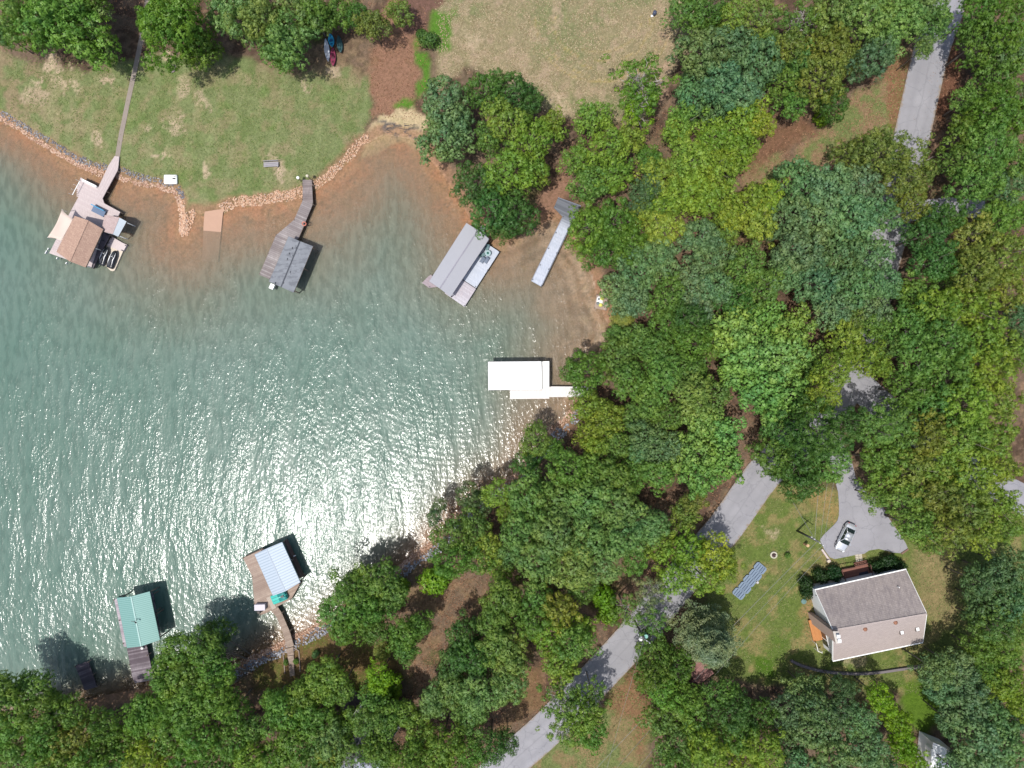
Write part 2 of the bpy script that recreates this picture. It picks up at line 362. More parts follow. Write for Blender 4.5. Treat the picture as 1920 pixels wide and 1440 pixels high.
um = sstep(0.1, -0.3, Dn)[:, None]; beachkeep = (sstep(6, -6, sdf(BEACH, wx, wy)) * sstep(-4.0, -1.5, D))[:, None]
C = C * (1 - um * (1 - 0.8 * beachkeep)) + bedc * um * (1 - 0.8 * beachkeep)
# dark drift washed on the beach
paint(sstep(0.52, 0.6, fbm(pxX * 0.10, pyY * 0.22, 71, 4)) * sstep(14, 0, sdf([(720, 228), (745, 232), (785, 245), (785, 258), (750, 252), (724, 240)], wx, wy)) * 0.85, (0.09, 0.085, 0.09))
C = C * (0.90 + 0.22 * n3[:, None]) 

def grid_mesh(name, gx_, gy_, Z, mat):
    nx, ny = len(gx_), len(gy_); XX, YY = np.meshgrid(gx_, gy_)
    co = np.stack([XX.ravel(), YY.ravel(), Z], 1).astype(np.float32)
    i = np.arange(nx - 1)[None, :] + np.arange(ny - 1)[:, None] * nx; i = i.ravel()
    q = np.stack([i, i + 1, i + 1 + nx, i + nx], 1).astype(np.int32)
    me = bpy.data.meshes.new(name); me.vertices.add(len(co)); me.vertices.foreach_set('co', co.ravel())
    me.loops.add(q.size); me.loops.foreach_set('vertex_index', q.ravel()); me.polygons.add(len(q))
    me.polygons.foreach_set('loop_start', np.arange(0, q.size, 4, dtype=np.int32)); me.polygons.foreach_set('loop_total', np.full(len(q), 4, np.int32))
    me.polygons.foreach_set('use_smooth', np.ones(len(q), bool)); me.update(calc_edges=True); me.materials.append(mat)
    o = bpy.data.objects.new(name, me); COL.objects.link(o); return o
t = NT('ground_cover'); at = t.node('ShaderNodeVertexColor', layer_name='cover'); v = t.coord()
f1 = t.noise(2.2, 6, v, 0.7); f2 = t.noise(9.0, 4, v, 0.7); f3 = t.noise(0.6, 5, v, 0.65)
c = t.mix(t.range(f1, 0.32, 0.68, 0, 1), t.mix(1.0, at.outputs[0], (0.70, 0.72, 0.68, 1), 'MULTIPLY'), t.mix(1.0, at.outputs[0], (1.26, 1.22, 1.25, 1), 'MULTIPLY'))
c = t.mix(t.range(f2, 0.40, 0.62, 0, 0.75), c, t.mix(1.0, c, (0.62, 0.66, 0.56, 1), 'MULTIPLY'))
c = t.mix(t.range(f3, 0.5, 0.7, 0, 0.35), c, t.mix(1.0, c, (0.8, 0.95, 0.7, 1), 'MULTIPLY'))
vo = t.node('ShaderNodeTexVoronoi', Scale=4.5); t.link(v, vo.inputs['Vector']); c = t.mix(t.range(vo.outputs['Distance'], 0.0, 0.28, 0.4, 0.0), c, t.mix(1.0, c, (1.5, 1.42, 1.3, 1), 'MULTIPLY'))
t.principled(c, 0.95, 0.1, 0, t.math('ADD', f2, f1), 0.6, 0.12)
ground = grid_mesh('ground', gx, gy, Hh, t.m); tag(ground, kind='structure')
ca = ground.data.color_attributes.new('cover', 'FLOAT_COLOR', 'POINT'); ca.data.foreach_set('color', np.concatenate([C, np.ones((len(C), 1))], 1).astype(np.float32).ravel())

# ================================================================== WATER
wgx = axis(92, 0.8, 2600); wgy = axis(70, 0.8, 2600); WX, WY = np.meshgrid(wgx, wgy); WX = WX.ravel(); WY = WY.ravel()
WD = shore_d(WX, WY); Wh = height_np(WX, WY, WD); dep = np.maximum(-Wh, 0)
pxw = 960 + WX / S0; pyw = 720 - WY / S0
clear = 1.0 + 0.45 * sstep(860, 1040, pxw) * sstep(900, 640, pyw)      # clearer over the sandy cove
dep2 = dep * (0.75 + 0.5 * fbm(WX * 0.12, WY * 0.12, 31)) / clear
turb = 1 - np.exp(-dep2 / 0.62)
t = NT('lake_water'); at = t.node('ShaderNodeAttribute', attribute_name='turbidity'); at.attribute_type = 'GEOMETRY'
def stretch(rot, sx, sy):
    return t.coord('Object', rot, (sx, sy, 1))
# wavelets: crests run roughly up the picture, leaning right
w1 = t.noise(1.15, 2, stretch(R(14), 1.0, 0.34), 0.55)     # ~1 m chop
w2 = t.noise(3.0, 2, stretch(R(-14), 1.0, 0.55), 0.6)      # ~0.35 m ripples
w3 = t.noise(0.30, 2, stretch(R(12), 1.0, 0.22), 0.5)      # long gusts
wv = t.node('ShaderNodeTexWave', wave_type='RINGS', rings_direction='Z', wave_profile='SIN', Scale=0.33, Distortion=3.5, Detail=2.0)
mp = t.node('ShaderNodeMapping'); mp.inputs['Location'].default_value = (9.5, -19.0, 0); tc = t.node('ShaderNodeTexCoord'); t.link(tc.outputs['Object'], mp.inputs[0]); t.link(mp.outputs[0], wv.inputs[0])
gust = t.range(w3, 0.36, 0.64, 0.50, 1.28)
hgt = t.math('ADD', t.math('MULTIPLY', w1, 0.125), t.math('MULTIPLY', w2, 0.066))
hgt = t.math('MULTIPLY', hgt, gust)
hgt = t.math('ADD', hgt, t.math('MULTIPLY', wv.outputs['Fac'], 0.006))
bm = t.node('ShaderNodeBump'); bm.inputs['Strength'].default_value = 1.0; bm.inputs['Distance'].default_value = 1.0; t.link(hgt, bm.inputs['Height'])
tn = t.noise(0.05, 3, t.coord()); deep = t.mix(t.range(tn, 0.35, 0.65, 0, 1), (0.084, 0.146, 0.115, 1), (0.106, 0.162, 0.134, 1))
body = t.mix(t.range(at.outputs['Fac'], 0.55, 1.0, 0, 1), (0.225, 0.178, 0.122, 1), deep)
body = t.mix(t.range(w1, 0.4, 0.62, 0, 0.45), body, t.mix(1.0, body, (0.72, 0.8, 0.8, 1), 'MULTIPLY'))  # ripple lines of the sky reflection painted into the body colour
df = t.node('ShaderNodeBsdfDiffuse'); t.link(body, df.inputs[0]); t.link(bm.outputs[0], df.inputs['Normal'])
tr = t.node('ShaderNodeBsdfTransparent'); tr.inputs[0].default_value = (0.95, 0.93, 0.89, 1)
m1 = t.node('ShaderNodeMixShader'); t.link(t.math('MULTIPLY', t.range(at.outputs['Fac'], 0, 1, 0.04, 1.0), t.range(w1, 0.35, 0.6, 1.12, 0.90), clamp=True), m1.inputs[0]); t.link(tr.outputs[0], m1.inputs[1]); t.link(df.outputs[0], m1.inputs[2])
fr = t.node('ShaderNodeFresnel'); fr.inputs['IOR'].default_value = 1.36; t.link(bm.outputs[0], fr.inputs['Normal'])
gl = t.node('ShaderNodeBsdfGlossy'); gl.inputs['Roughness'].default_value = 0.125; t.link(bm.outputs[0], gl.inputs['Normal'])
gl2 = t.node('ShaderNodeBsdfGlossy'); gl2.inputs['Roughness'].default_value = 0.25; t.link(bm.outputs[0], gl2.inputs['Normal']); mg = t.node('ShaderNodeMixShader'); mg.inputs[0].default_value = 0.52; t.link(gl.outputs[0], mg.inputs[1]); t.link(gl2.outputs[0], mg.inputs[2])
m2 = t.node('ShaderNodeMixShader'); t.link(fr.outputs[0], m2.inputs[0]); t.link(m1.outputs[0], m2.inputs[1]); t.link(mg.outputs[0], m2.inputs[2])
t.link(m2.outputs[0], t.out.inputs[0])
water = grid_mesh('water', wgx, wgy, np.zeros(len(WX)), t.m); tag(water, kind='structure')
aw = water.data.attributes.new('turbidity', 'FLOAT', 'POINT'); aw.data.foreach_set('value', turb.astype(np.float32))

# ================================================================== ROADS, DRIVE, PATH, SLABS
def asphalt(name, col, dark, streak=0.35):
    t = NT(name); v = t.coord(); n = t.noise(0.35, 5, v, 0.65); c = t.mix(t.range(n, 0.4, 0.65, 0, 0.8), col, mul(col, 0.82))
    a = t.node('ShaderNodeAttribute', attribute_name='across'); a.attribute_type = 'GEOMETRY'
    sn = t.noise(2.6, 3, t.coord('Object', 0, (1, 1, 1)))
    wob = t.math('ADD', a.outputs['Fac'], t.math('MULTIPLY', n, 0.12))
    for c0, w_, k in ((0.30, 0.11, 0.30), (0.78, 0.10, 0.26), (0.54, 0.030, 0.5)):
        d_ = t.math('ABSOLUTE', t.math('SUBTRACT', wob, c0 + 0.06)); c = t.mix(t.math('MULTIPLY', t.range(d_, 0, w_, 1, 0), k * streak * 2), c, dark)
    cr = t.node('ShaderNodeTexVoronoi', Scale=0.32); cr.feature = 'DISTANCE_TO_EDGE'; wv_ = t.node('ShaderNodeVectorMath', operation='ADD'); nn = t.node('ShaderNodeTexNoise', Scale=1.3); t.link(v, nn.inputs['Vector']); t.link(v, wv_.inputs[0]); t.link(nn.outputs['Color'], wv_.inputs[1]); t.link(wv_.outputs[0], cr.inputs['Vector'])
    c = t.mix(t.range(cr.outputs['Distance'], 0.0, 0.022, 0.55, 0), c, dark)
    pa = t.node('ShaderNodeTexVoronoi', Scale=0.14); t.link(wv_.outputs[0], pa.inputs['Vector']); c = t.mix(t.range(pa.outputs['Color'], 0.7, 0.78, 0, 0.30), c, mul(col, 0.8))
    ed_ = t.math('ADD', t.math('MINIMUM', a.outputs['Fac'], t.math('SUBTRACT', 1.0, a.outputs['Fac'])), t.math('MULTIPLY', t.math('SUBTRACT', t.noise(1.7, 5, v, .75), 0.5), 0.30))
    c = t.mix(t.range(ed_, 0.0, 0.05, 0.85, 0), c, P(160, 142, 120)) if name == 'asphalt' else c
    g = t.noise(22, 3, v); c = t.mix(t.range(g, 0.4, 0.7, 0, 0.4), c, mul(col, 0.72))
    sp = t.noise(1.4, 6, v, 0.8); c = t.mix(t.range(sp, 0.62, 0.68, 0, 0.45), c, dark)
    t.principled(c, 0.9, 0.15, 0, g, 0.2, 0.02); return t.m
def smooth_path(pts, step=12):
    out = []; n = len(pts)
    for i in range(n - 1):
        p0 = pts[max(i - 1, 0)]; p1 = pts[i]; p2 = pts[i + 1]; p3 = pts[min(i + 2, n - 1)]
        k = max(1, int(math.hypot(p2[0] - p1[0], p2[1] - p1[1]) / step))
        for j in range(k):
            s = j / k
            out.append(tuple(0.5 * ((2 * p1[q]) + (-p0[q] + p2[q]) * s + (2 * p0[q] - 5 * p1[q] + 4 * p2[q] - p3[q]) * s * s + (-p0[q] + 3 * p1[q] - 3 * p2[q] + p3[q]) * s ** 3) for q in range(len(p1))))
    out.append(tuple(pts[-1])); return out
def surf_z(x, y):      # the height of the meshed ground incl. its small relief
    xa = np.array([x]); ya = np.array([y]); d = shore_d(xa, ya); h = height_np(xa, ya, d)
    h = h + np.where(d > 1.5, (fbm(xa * 0.35, ya * 0.35, 9) - 0.5) * 0.10, 0); return float(h[0])
def ribbon(name, pxpath, width, mat, lift=0.05, na=6, thick=0.25):
    pts = [G(p[0], p[1]) for p in smooth_path(pxpath)]; ws = smooth_path([(w, 0) for w in width], 1) if isinstance(width, list) else None
    vs = []; ac = []; fs = []; L = len(pts)
    for i, p in enumerate(pts):
        d = pts[min(i + 1, L - 1)] - pts[max(i - 1, 0)]; s = Vector((-d.y, d.x, 0)).normalized(); w = width
        zc = max(surf_z((p + s * w * (k / na - 0.5)).x, (p + s * w * (k / na - 0.5)).y) for k in range(na + 1))
        for k in range(na + 1):
            q = p + s * w * (k / na - 0.5); vs.append((q.x, q.y, 0.5 * surf_z(q.x, q.y) + 0.5 * zc + lift)); ac.append(k / na)
        for e in (0, 1):
            q = vs[-(na + 1)] if e == 0 else vs[-2]
            vs.append((q[0], q[1], q[2] - thick)); ac.append(0)
    st = na + 3
    for i in range(L - 1):
        for k in range(na): fs.append((i * st + k, (i + 1) * st + k, (i + 1) * st + k + 1, i * st + k + 1))
        fs.append((i * st + na + 1, (i + 1) * st + na + 1, (i + 1) * st, i * st)); fs.append((i * st + na, (i + 1) * st + na, (i + 1) * st + na + 2, i * st + na + 2))
    me = bpy.data.meshes.new(name); me.from_pydata(vs, [], fs); me.materials.append(mat); me.update()
    a = me.attributes.new('across', 'FLOAT', 'POINT'); a.data.foreach_set('value', ac)
    o = bpy.data.objects.new(name, me); COL.objects.link(o); return tag(o, kind='structure')
asph = asphalt('asphalt', P(174, 173, 178), P(126, 126, 134)); asph2 = asphalt('asphalt_patch', P(172, 171, 177), P(122, 122, 132), 0.2)
ROAD = [(1800, -120), (1778, 0), (1748, 90), (1724, 190), (1702, 290), (1682, 380), (1664, 450), (1646, 520), (1628, 600), (1606, 680), (1560, 765), (1490, 830), (1428, 893), (1362, 985), (1300, 1058), (1250, 1120), (1180, 1204), (1100, 1290), (1030, 1362), (960, 1425), (900, 1480), (820, 1560)]
ribbon('road', ROAD, 5.7, asph)
ribbon('side_road', [(1600, 700), (1625, 735), (1690, 790), (1780, 850), (1870, 910), (1960, 955), (2100, 1010)], 4.6, asph2, 0.045)
ribbon('side_lane', [(1690, 400), (1740, 392), (1780, 388), (1846, 392)], 3.0, asph2, 0.04)
# shoulder strips of gravel along the upper road
grav = plain('gravel', P(172, 156, 138), 0.95, 0.2, 3)
# driveway
DR = [(1571, 922), (1573, 955), (1570, 976), (1554, 993), (1537, 1012), (1545, 1030), (1556, 1045), (1565, 1048), (1600, 1041), (1620, 1038), (1629, 1032), (1647, 1029), (1674, 1036), (1687, 1037), (1702, 1029), (1689, 1005), (1668, 974), (1648, 940), (1622, 920), (1606, 900), (1598, 870), (1584, 840), (1560, 800), (1530, 812), (1548, 850), (1562, 890)]
mb = MB(); dp = [G(*p) for p in smooth_path(DR + [DR[0]], 10)[:-1]]; 
zt = lambda q: q.z + 0.07
n = len(dp); cxy = G(1605, 985)
cen = [p for p in dp]
# triangulated top through bmesh so it follows the slope
import bmesh
bmm = bmesh.new(); vt = [bmm.verts.new((p.x, p.y, surf_z(p.x, p.y) + 0.07)) for p in dp]; f = bmm.faces.new(vt); f.normal_update()
if f.normal.z < 0: f.normal_flip()
bmesh.ops.triangulate(bmm, faces=[f]); bmesh.ops.subdivide_edges(bmm, edges=bmm.edges[:], cuts=2, use_grid_fill=True)
for v_ in bmm.verts: v_.co.z = surf_z(v_.co.x, v_.co.y) + 0.075
ret = bmesh.ops.extrude_edge_only(bmm, edges=[e for e in bmm.edges if e.is_boundary])
for v_ in [g for g in ret['geom'] if isinstance(g, bmesh.types.BMVert)]: v_.co.z -= 0.3
me = bpy.data.meshes.new('driveway'); bmm.to_mesh(me); bmm.free(); me.materials.append(asph2); o = bpy.data.objects.new('driveway', me); COL.objects.link(o); tag(o, kind='structure')
conc = plain('weathered_concrete', P(162, 150, 140), 0.95, 0.12, 1.5)
ribbon('path', [(282, -40), (274, 20), (262, 90), (249, 150), (238, 200), (227, 255), (220, 296)], 0.75, conc, 0.05, 3)
# boat ramp slab running down into the water
mb = MB(); q = Z = None
ra, rb, rc, rd = (385, 372), (421, 376), (411, 492), (380, 490)
top = [G(*ra), G(*rb)]; N = 16; vs = []
for i in range(N + 1):
    s = i / N; l = Vector((ra[0] + (rd[0] - ra[0]) * s, ra[1] + (rd[1] - ra[1]) * s, 0)); r_ = Vector((rb[0] + (rc[0] - rb[0]) * s, rb[1] + (rc[1] - rb[1]) * s, 0))
    a = G(l.x, l.y); b = G(r_.x, r_.y); z = 0.30 - 1.2 * s if s < 1 else -1.05
    z = 0.30 - 0.028 * (i * (l.y - ra[1]) / max(i, 1)) * 0.088 * 2.0
    vs.append((Vector((a.x, a.y, z)), Vector((b.x, b.y, z))))
for i in range(N):
    a, b = vs[i]; c_, d_ = vs[i + 1]; mb.slab([a, c_, d_, b], 0.3)
rampm = plain('ramp_concrete', P(206, 168, 144), 0.9, 0.1, 1.0)
solo(mb, 'boat_ramp', rampm, vs[0][0], 'pale pink concrete boat ramp slab running down into the brown shallows', 'boat ramp')

# ================================================================== BOATHOUSES AND DOCKS
def Zm(ox, oy, s):
    return lambda u, v, z=0.0: W(ox + u / s, oy + v / s, z)
wood_grey = lambda nm, ang, w=0.14: planks(nm, P(150, 138, 136), P(188, 176, 172), ang, w, 0.55, 0.85, 0.5, P(122, 112, 112))
metal_d = plain('dark_metal', (0.05, 0.05, 0.055, 1), 0.5, 0.1, 5); postm = plain('post_wood', (0.16, 0.125, 0.10, 1), 0.9, 0.2, 6)
whitep = plain('white_paint', (0.78, 0.78, 0.76, 1), 0.5, 0.03, 2)
def xy(v): return (v.x, v.y)
def piles(parent, pts, z0, z1, r=0.09, m=None, name='piling'):
    for p in pts:
        mb = MB(); mb.tube([(p[0], p[1], z0), (p[0], p[1], z1)], r, 8); mb.build(name, m or postm, parent, True)
def gable(parent, eA, eB, eC, eD, rAB, rDC, mat, t=0.12, over=None, name='roof', ribs=None, ribm=None, cap=None):
    """roof with eaves A-B .. D-C ; ridge runs rAB -> rDC. A,D on one side, B,C on the other (A-B is one gable end)"""
    mb = MB(); mb.slab([eA, rAB, rDC, eD], t); mb.slab([rAB + Vector((0, 0, 0.004)), eB, eC, rDC + Vector((0, 0, 0.004))], t)
    if ribs:
        for (p, q, a, b) in ((eA, eD, rAB, rDC), (eB, eC, rAB, rDC)):
            L = (q - p).length; n = int(L / ribs)
            for i in range(n + 1):
                s = min(1, (i + 0.02) * ribs / L); mb.beam(p.lerp(q, s) + Vector((0, 0, 0.02)), a.lerp(b, s) + Vector((0, 0, 0.02)), 0.05, 0.06)
    ro = mb.build(name, mat, parent)
    mb = MB(); mb.beam(rAB + Vector((0, 0, 0.012)), rDC + Vector((0, 0, 0.012)), 0.2, 0.03); mb.build('ridge_cap', cap or mat, ro, origin=parent.matrix_basis.translation)
    mb = MB()
    for a, b in ((eA, eD), (eB, eC)): mb.beam(a - Vector((0, 0, 0.12)), b - Vector((0, 0, 0.12)), 0.06, 0.2)
    mb.split('fascia', ribm or postm, ro, origin=parent.matrix_basis.translation)
    return ro
def ribbed(nm, ca_, cb_, along, pitch):
    t = NT(nm); v = t.coord('Object', -along); sp = t.node('ShaderNodeSeparateXYZ'); t.link(v, sp.inputs[0]); fr_ = t.math('FRACT', t.math('DIVIDE', sp.outputs[0], pitch)); c = t.mix(t.range(fr_, .55, .8, 0, 1), ca_, cb_)
    t.principled(c, .5, .35, .1); return t.m
def deck(parent, pts, z, mat, t=0.18, name='deck'):
    mb = MB(); mb.prism([xy(p) for p in pts], z - t, z); return mb.build(name, mat, parent)
def joists(parent, a, b, z, w=0.12, m=None):
    mb = MB(); mb.beam(Vector((a.x, a.y, z)), Vector((b.x, b.y, z)), w, 0.2); return mb.build('rim_joist', m or postm, parent)
def lerp2(a, b, s): return (a[0] + (b[0] - a[0]) * s, a[1] + (b[1] - a[1]) * s)
def ang(a, b): return math.atan2(b.y - a.y, b.x - a.x)

# ---- 1. brown-roofed boathouse, upper left (zoom origin 60,310, scale 6.86)
Z = Zm(60, 310, 6.858); dz = 1.15
base = Z(500, 900, 0); T = thing('boathouse', base, 'boathouse with brown shingle roof, cream shade sail and pinkish deck by the grassy shore', 'boathouse', 'boathouses along the cove')
dl = lambda u, v: Z(u, v, dz)
a1 = ang(dl(310, 1110), dl(545, 650))
deckm = planks('pink_deck_boards', P(216, 200, 198), P(228, 214, 211), a1, 0.14, 0.25, 0.8)
deckm2 = planks('pink_deck_boards_cross', P(214, 198, 196), P(226, 212, 209), a1 + math.pi / 2, 0.14, 0.25, 0.8)
deck(T, [dl(625, 155), dl(853, 283), dl(985, 640), dl(900, 860), dl(760, 1320), dl(220, 1130), dl(470, 640), dl(600, 400), dl(582, 285)], dz, deckm)
deck(T, [dl(853, 283), dl(1010, -60), dl(1000, 0), dl(1112, 0), dl(1100, 60), dl(885, 465), dl(985, 640)][0:1] + [dl(985, 0), dl(1063, -120), dl(1122, -112), dl(1112, -5), dl(1102, 62), dl(884, 465), dl(840, 440)], dz + 0.006, deckm2, name='gangway')
deck(T, [dl(884, 465), dl(1135, 600), dl(1105, 660), dl(940, 640), dl(800, 560)], dz + 0.012, deckm, name='side_deck')
deck(T, [dl(905, 860), dl(990, 890), dl(770, 1325), dl(690, 1290)], dz - 0.25, planks('grey_slip_boards', P(120, 112, 118), P(138, 130, 136), a1, 0.14, 0.3), name='slip_deck')
piles(T, [xy(dl(u, v)) for u, v in ((630, 170), (840, 290), (480, 640), (235, 1125), (745, 1310), (895, 470), (1120, 600), (1010, 130), (940, 330), (1090, 70), (990, 890), (880, 1100))], -2.5, dz - 0.1, 0.11)
gable(T, Z(548, 650, 3.5), Z(915, 822, 3.5), Z(688, 1312, 3.5), Z(312, 1112, 3.5), Z(720, 706, 4.7), Z(486, 1236, 4.7), shingles('brown_shingles', P(182, 150, 134), P(206, 174, 154), ang(Z(548, 650), Z(915, 822)), 0.35, P(156, 126, 112)))
piles(T, [xy(Z(u, v, 3.2)) for u, v in ((570, 680), (890, 835), (680, 1290), (330, 1105), (450, 900), (790, 1060))], dz, 3.45, 0.08, whitep, 'post')
mb = MB(); mb.prism([xy(Z(640, 760, 2)), xy(Z(850, 860, 2)), xy(Z(760, 1060, 2)), xy(Z(550, 950, 2))], dz, 3.2); mb.build('storage_room', plain('beige_siding', P(190, 175, 165), 0.8), T)
# second small shingled gable
g2 = gable(T, Z(935, 638, 3.0), Z(1215, 722, 3.0), Z(1108, 918, 3.0), Z(890, 845, 3.0), Z(1118, 668, 3.35), Z(1032, 882, 3.35), shingles('pale_shingles', P(190, 168, 164), P(206, 186, 182), ang(Z(935, 638), Z(1215, 722)), 0.2), name='small_roof')
mb = MB(); mb.slab([Z(1118, 668, 3.37), Z(1215, 722, 3.02), Z(1108, 918, 3.02), Z(1032, 882, 3.37)], 0.02); mb.build('metal_sheet', plain('pale_blue_sheet', P(200, 210, 218), 0.6, 0.03), g2, origin=base)
piles(T, [xy(Z(u, v, 3)) for u, v in ((950, 655), (1195, 728), (1100, 900), (905, 840))], -2.0, 2.9, 0.07, whitep, 'post')
mb = MB()
for (u, v) in ((915, 960), (965, 895), (850, 1010)): p = Z(u, v, dz); mb.box((p.x, p.y, dz - 0.1), (0.14, 0.14, 0.5), a1)
mb.split('cleat', metal_d, T)
mb = MB(); p0, p1 = Z(800, 1068, dz + .05), Z(870, 1082, dz + .05); mb.beam(p0, p1, 0.12, 0.1); mb.build('divider', whitep, T)
# shade sail
mb = MB(); c4 = [Z(385, 568, 3.6), Z(537, 690, 3.4), Z(380, 972, 3.4), Z(200, 926, 3.6)]; N = 8; vs = []
ctr = (c4[0] + c4[1] + c4[2] + c4[3]) / 4
for i in range(N + 1):
    for j in range(N + 1):
        s, r_ = i / N, j / N; p = (c4[0].lerp(c4[1], r_)).lerp(c4[3].lerp(c4[2], r_), s)
        pin = 0.42 * max(math.sin(math.pi * s) * (1 - min(r_, 1) * 1.0) ** 2 + 0.35 * math.sin(math.pi * s) * r_ ** 2, 0) + 0.16 * math.sin(math.pi * r_) * (abs(s - 0.5) * 2) ** 2
        p = p.lerp(ctr, pin * 0.45) - Vector((0, 0, 0.3 * math.sin(math.pi * s) * math.sin(math.pi * r_))); vs.append(p)
mb.add(vs, [(i * (N + 1) + j, (i + 1) * (N + 1) + j, (i + 1) * (N + 1) + j + 1, i * (N + 1) + j + 1) for i in range(N) for j in range(N)])
so = mb.build('shade_sail', plain('cream_canvas', P(236, 216, 202), 0.85, 0.02, 1), T, True); md = so.modifiers.new('t', 'SOLIDIFY'); md.thickness = 0.02
mb = MB()
for a, b in ((Z(385, 568, 3.6), Z(455, 600, 1.2)), (Z(200, 926, 3.6), Z(300, 950, 1.2))): mb.tube([a, b], 0.04, 6)
mb.split('sail_pole', whitep, T, per=12)
# railing along the left edge
mb = MB()
mb.beam(Z(520, 380, dz + 0.9), Z(612, 205, dz + 0.9), 0.09, 0.06)
for s in (0, .33, .66, 1): p = Z(520, 380, dz).lerp(Z(612, 205, dz), s); mb.beam(p, p + Vector((0, 0, 0.9)), 0.05, 0.05)
for s in (.3, .5, .7, .9): p = Z(560, 330, dz); 
mb.build('handrail', whitep, T)
mb = MB()
for k in range(6):
    a = Z(575, 270 + k * 24, dz - 0.1 * k); b = Z(612, 288 + k * 24, dz - 0.1 * k); mb.beam(a, b, 0.2, 0.05)
mb.split('swim_step', deckm2, T)
mb = MB()
for (u, v) in ((228, 1080), (205, 1112), (340, 1200), (460, 1262), (195, 1130)): p = Z(u, v, 0.6); mb.box((p.x, p.y, 0.8), (0.3, 0.12, 0.5), a1)
mb.split('dock_bumper', whitep, T)
# things on this deck
mb = MB(); mb.loft(Z(655, 190, dz), Z(842, 282, dz), [(0, .12, .05, .3), (.06, .2, .02, .42), (.94, .2, .02, .42), (1, .12, .05, .3)], [(-1, 0), (-1, .7), (-.7, 1), (.7, 1), (1, .7), (1, 0)])
solo(mb, 'deck_bench', whitep, Z(750, 236, dz), 'long white bench box on the pinkish deck of the brown-roofed boathouse', 'bench')
bt = thing('cushioned_bench', Z(880, 585, dz), 'blue-grey cushioned bench with bright blue back edge on the pinkish deck', 'bench')
aB = ang(Z(795, 520), Z(965, 605))
pc = Z(875, 600, dz); mb = MB(); mb.box((pc.x, pc.y, dz + 0.35), (2.2, 0.95, 0.18), aB); mb.build('seat', plain('blue_grey_cushion', P(120, 138, 165), 0.8), bt)
pb = Z(885, 560, dz); mb = MB(); mb.box((pb.x, pb.y, dz + 0.7), (2.3, 0.12, 0.6), aB); mb.build('backrest', plain('sky_blue_fabric', P(70, 175, 225), 0.7), bt)
mb = MB()
for s in (-1, 1):
    for q in (-1, 1): mb.box((pc.x + s * math.cos(aB) - q * .4 * math.sin(aB), pc.y + s * math.sin(aB) + q * .4 * math.cos(aB), dz + 0.14), (0.1, 0.1, 0.28), aB)
mb.split('leg', metal_d, bt)
# floating jet-ski port
Zj = Zm(160, 430, 16.0)
pt = thing('floating_platform', Zj(900, 700, 0), 'cream floating platform with rounded end holding two black watercraft', 'floating dock')
crm = plain('cream_plastic', P(232, 218, 198), 0.55, 0.06, 1.2); crm2 = plain('pinkish_plastic', P(222, 208, 206), 0.6, 0.03, 1.2)
mb = MB(); mb.prism([xy(Zj(u, v, .4)) for u, v in ((640, 480), (800, 500), (1130, 640), (870, 1230), (820, 1250), (750, 1240), (600, 1090), (500, 1095), (480, 1060), (590, 590))], -0.25, 0.34); mb.build('ramp_float', crm, pt)
mb = MB(); mb.prism([xy(Zj(u, v, .4)) for u, v in ((790, 215), (1100, 395), (1250, 465), (1140, 660), (1010, 640), (640, 480))], -0.25, 0.42); mb.build('deck_float', crm2, pt)
mb = MB()
for u, v in ((770, 250), (690, 405), (1220, 490), (1110, 635)): p = Zj(u, v, .45); mb.box((p.x, p.y, 0.48), (0.36, 0.12, 0.12), a1 + 1.57)
mb.split('cleat', metal_d, pt)
blk = plain('black_gloss', (0.018, 0.019, 0.024, 1), 0.25, 0.1, 3, 0, 0.5); dgrey = plain('dark_seat', (0.05, 0.052, 0.06, 1), 0.7, 0.1); sil = plain('silver_trim', (0.7, 0.7, 0.72, 1), 0.25, 0.03, 2, 0.3, 0.6)
RB = [(-.55, 0), (-1, .45), (-.9, .8), (-.5, 1), (.5, 1), (.9, .8), (1, .45), (.55, 0)]
for k, (a, b, lb) in enumerate((((700, 555), (480, 1075), 'black and white personal watercraft nearest the brown-roofed boathouse'), ((945, 650), (735, 1165), 'black and white personal watercraft on the outer side of the platform'))):
    A, B = Zj(*a, .5), Zj(*b, .5); A.z = B.z = 0.36; J = thing('jet_ski', A.lerp(B, .5), lb, 'jet ski', 'jet skis on the floating platform')
    mb = MB(); mb.loft(A, B, [(0, .12, .25, .5), (.08, .34, .15, .62), (.25, .55, .05, .68), (.6, .62, .0, .6), (.92, .6, .02, .5), (1, .5, .05, .42)], RB); mb.build('hull', blk, J, True)
    d = (A - B).normalized(); sd = Vector((-d.y, d.x, 0)); at_ = lambda t_, o, z: A.lerp(B, t_) + sd * o + Vector((0, 0, z))
    mb = MB(); mb.loft(at_(.42, 0, 0), at_(.9, 0, 0), [(0, .2, .6, .92), (.4, .24, .55, .86), (.6, .26, .55, .98), (1, .22, .5, .85)], RB); mb.build('seat', dgrey, J, True)
    mb = MB(); mb.loft(at_(.06, 0, 0), at_(.42, 0, 0), [(0, .16, .55, .66), (.5, .3, .6, .86), (1, .2, .6, 1.0)], RB); mb.build('hood', plain('charcoal_hood', (.035, .04, .045, 1), .35, .1), J, True)
    for s_ in (-1, 1):
        mb = MB(); mb.tube([at_(.12, s_ * .30, .68), at_(.34, s_ * .36, .72), at_(.52, s_ * .32, .78), at_(.7, s_ * .36, .7), at_(.86, s_ * .3, .6)], [.03, .06, .09, .05, .03], 6); mb.build('side_stripe', whitep, J, True)
    mb = MB(); mb.tube([at_(.38, -.38, 1.0), at_(.36, 0, 1.06), at_(.38, .38, 1.0)], .035, 6); mb.build('handlebar', sil, J, True)

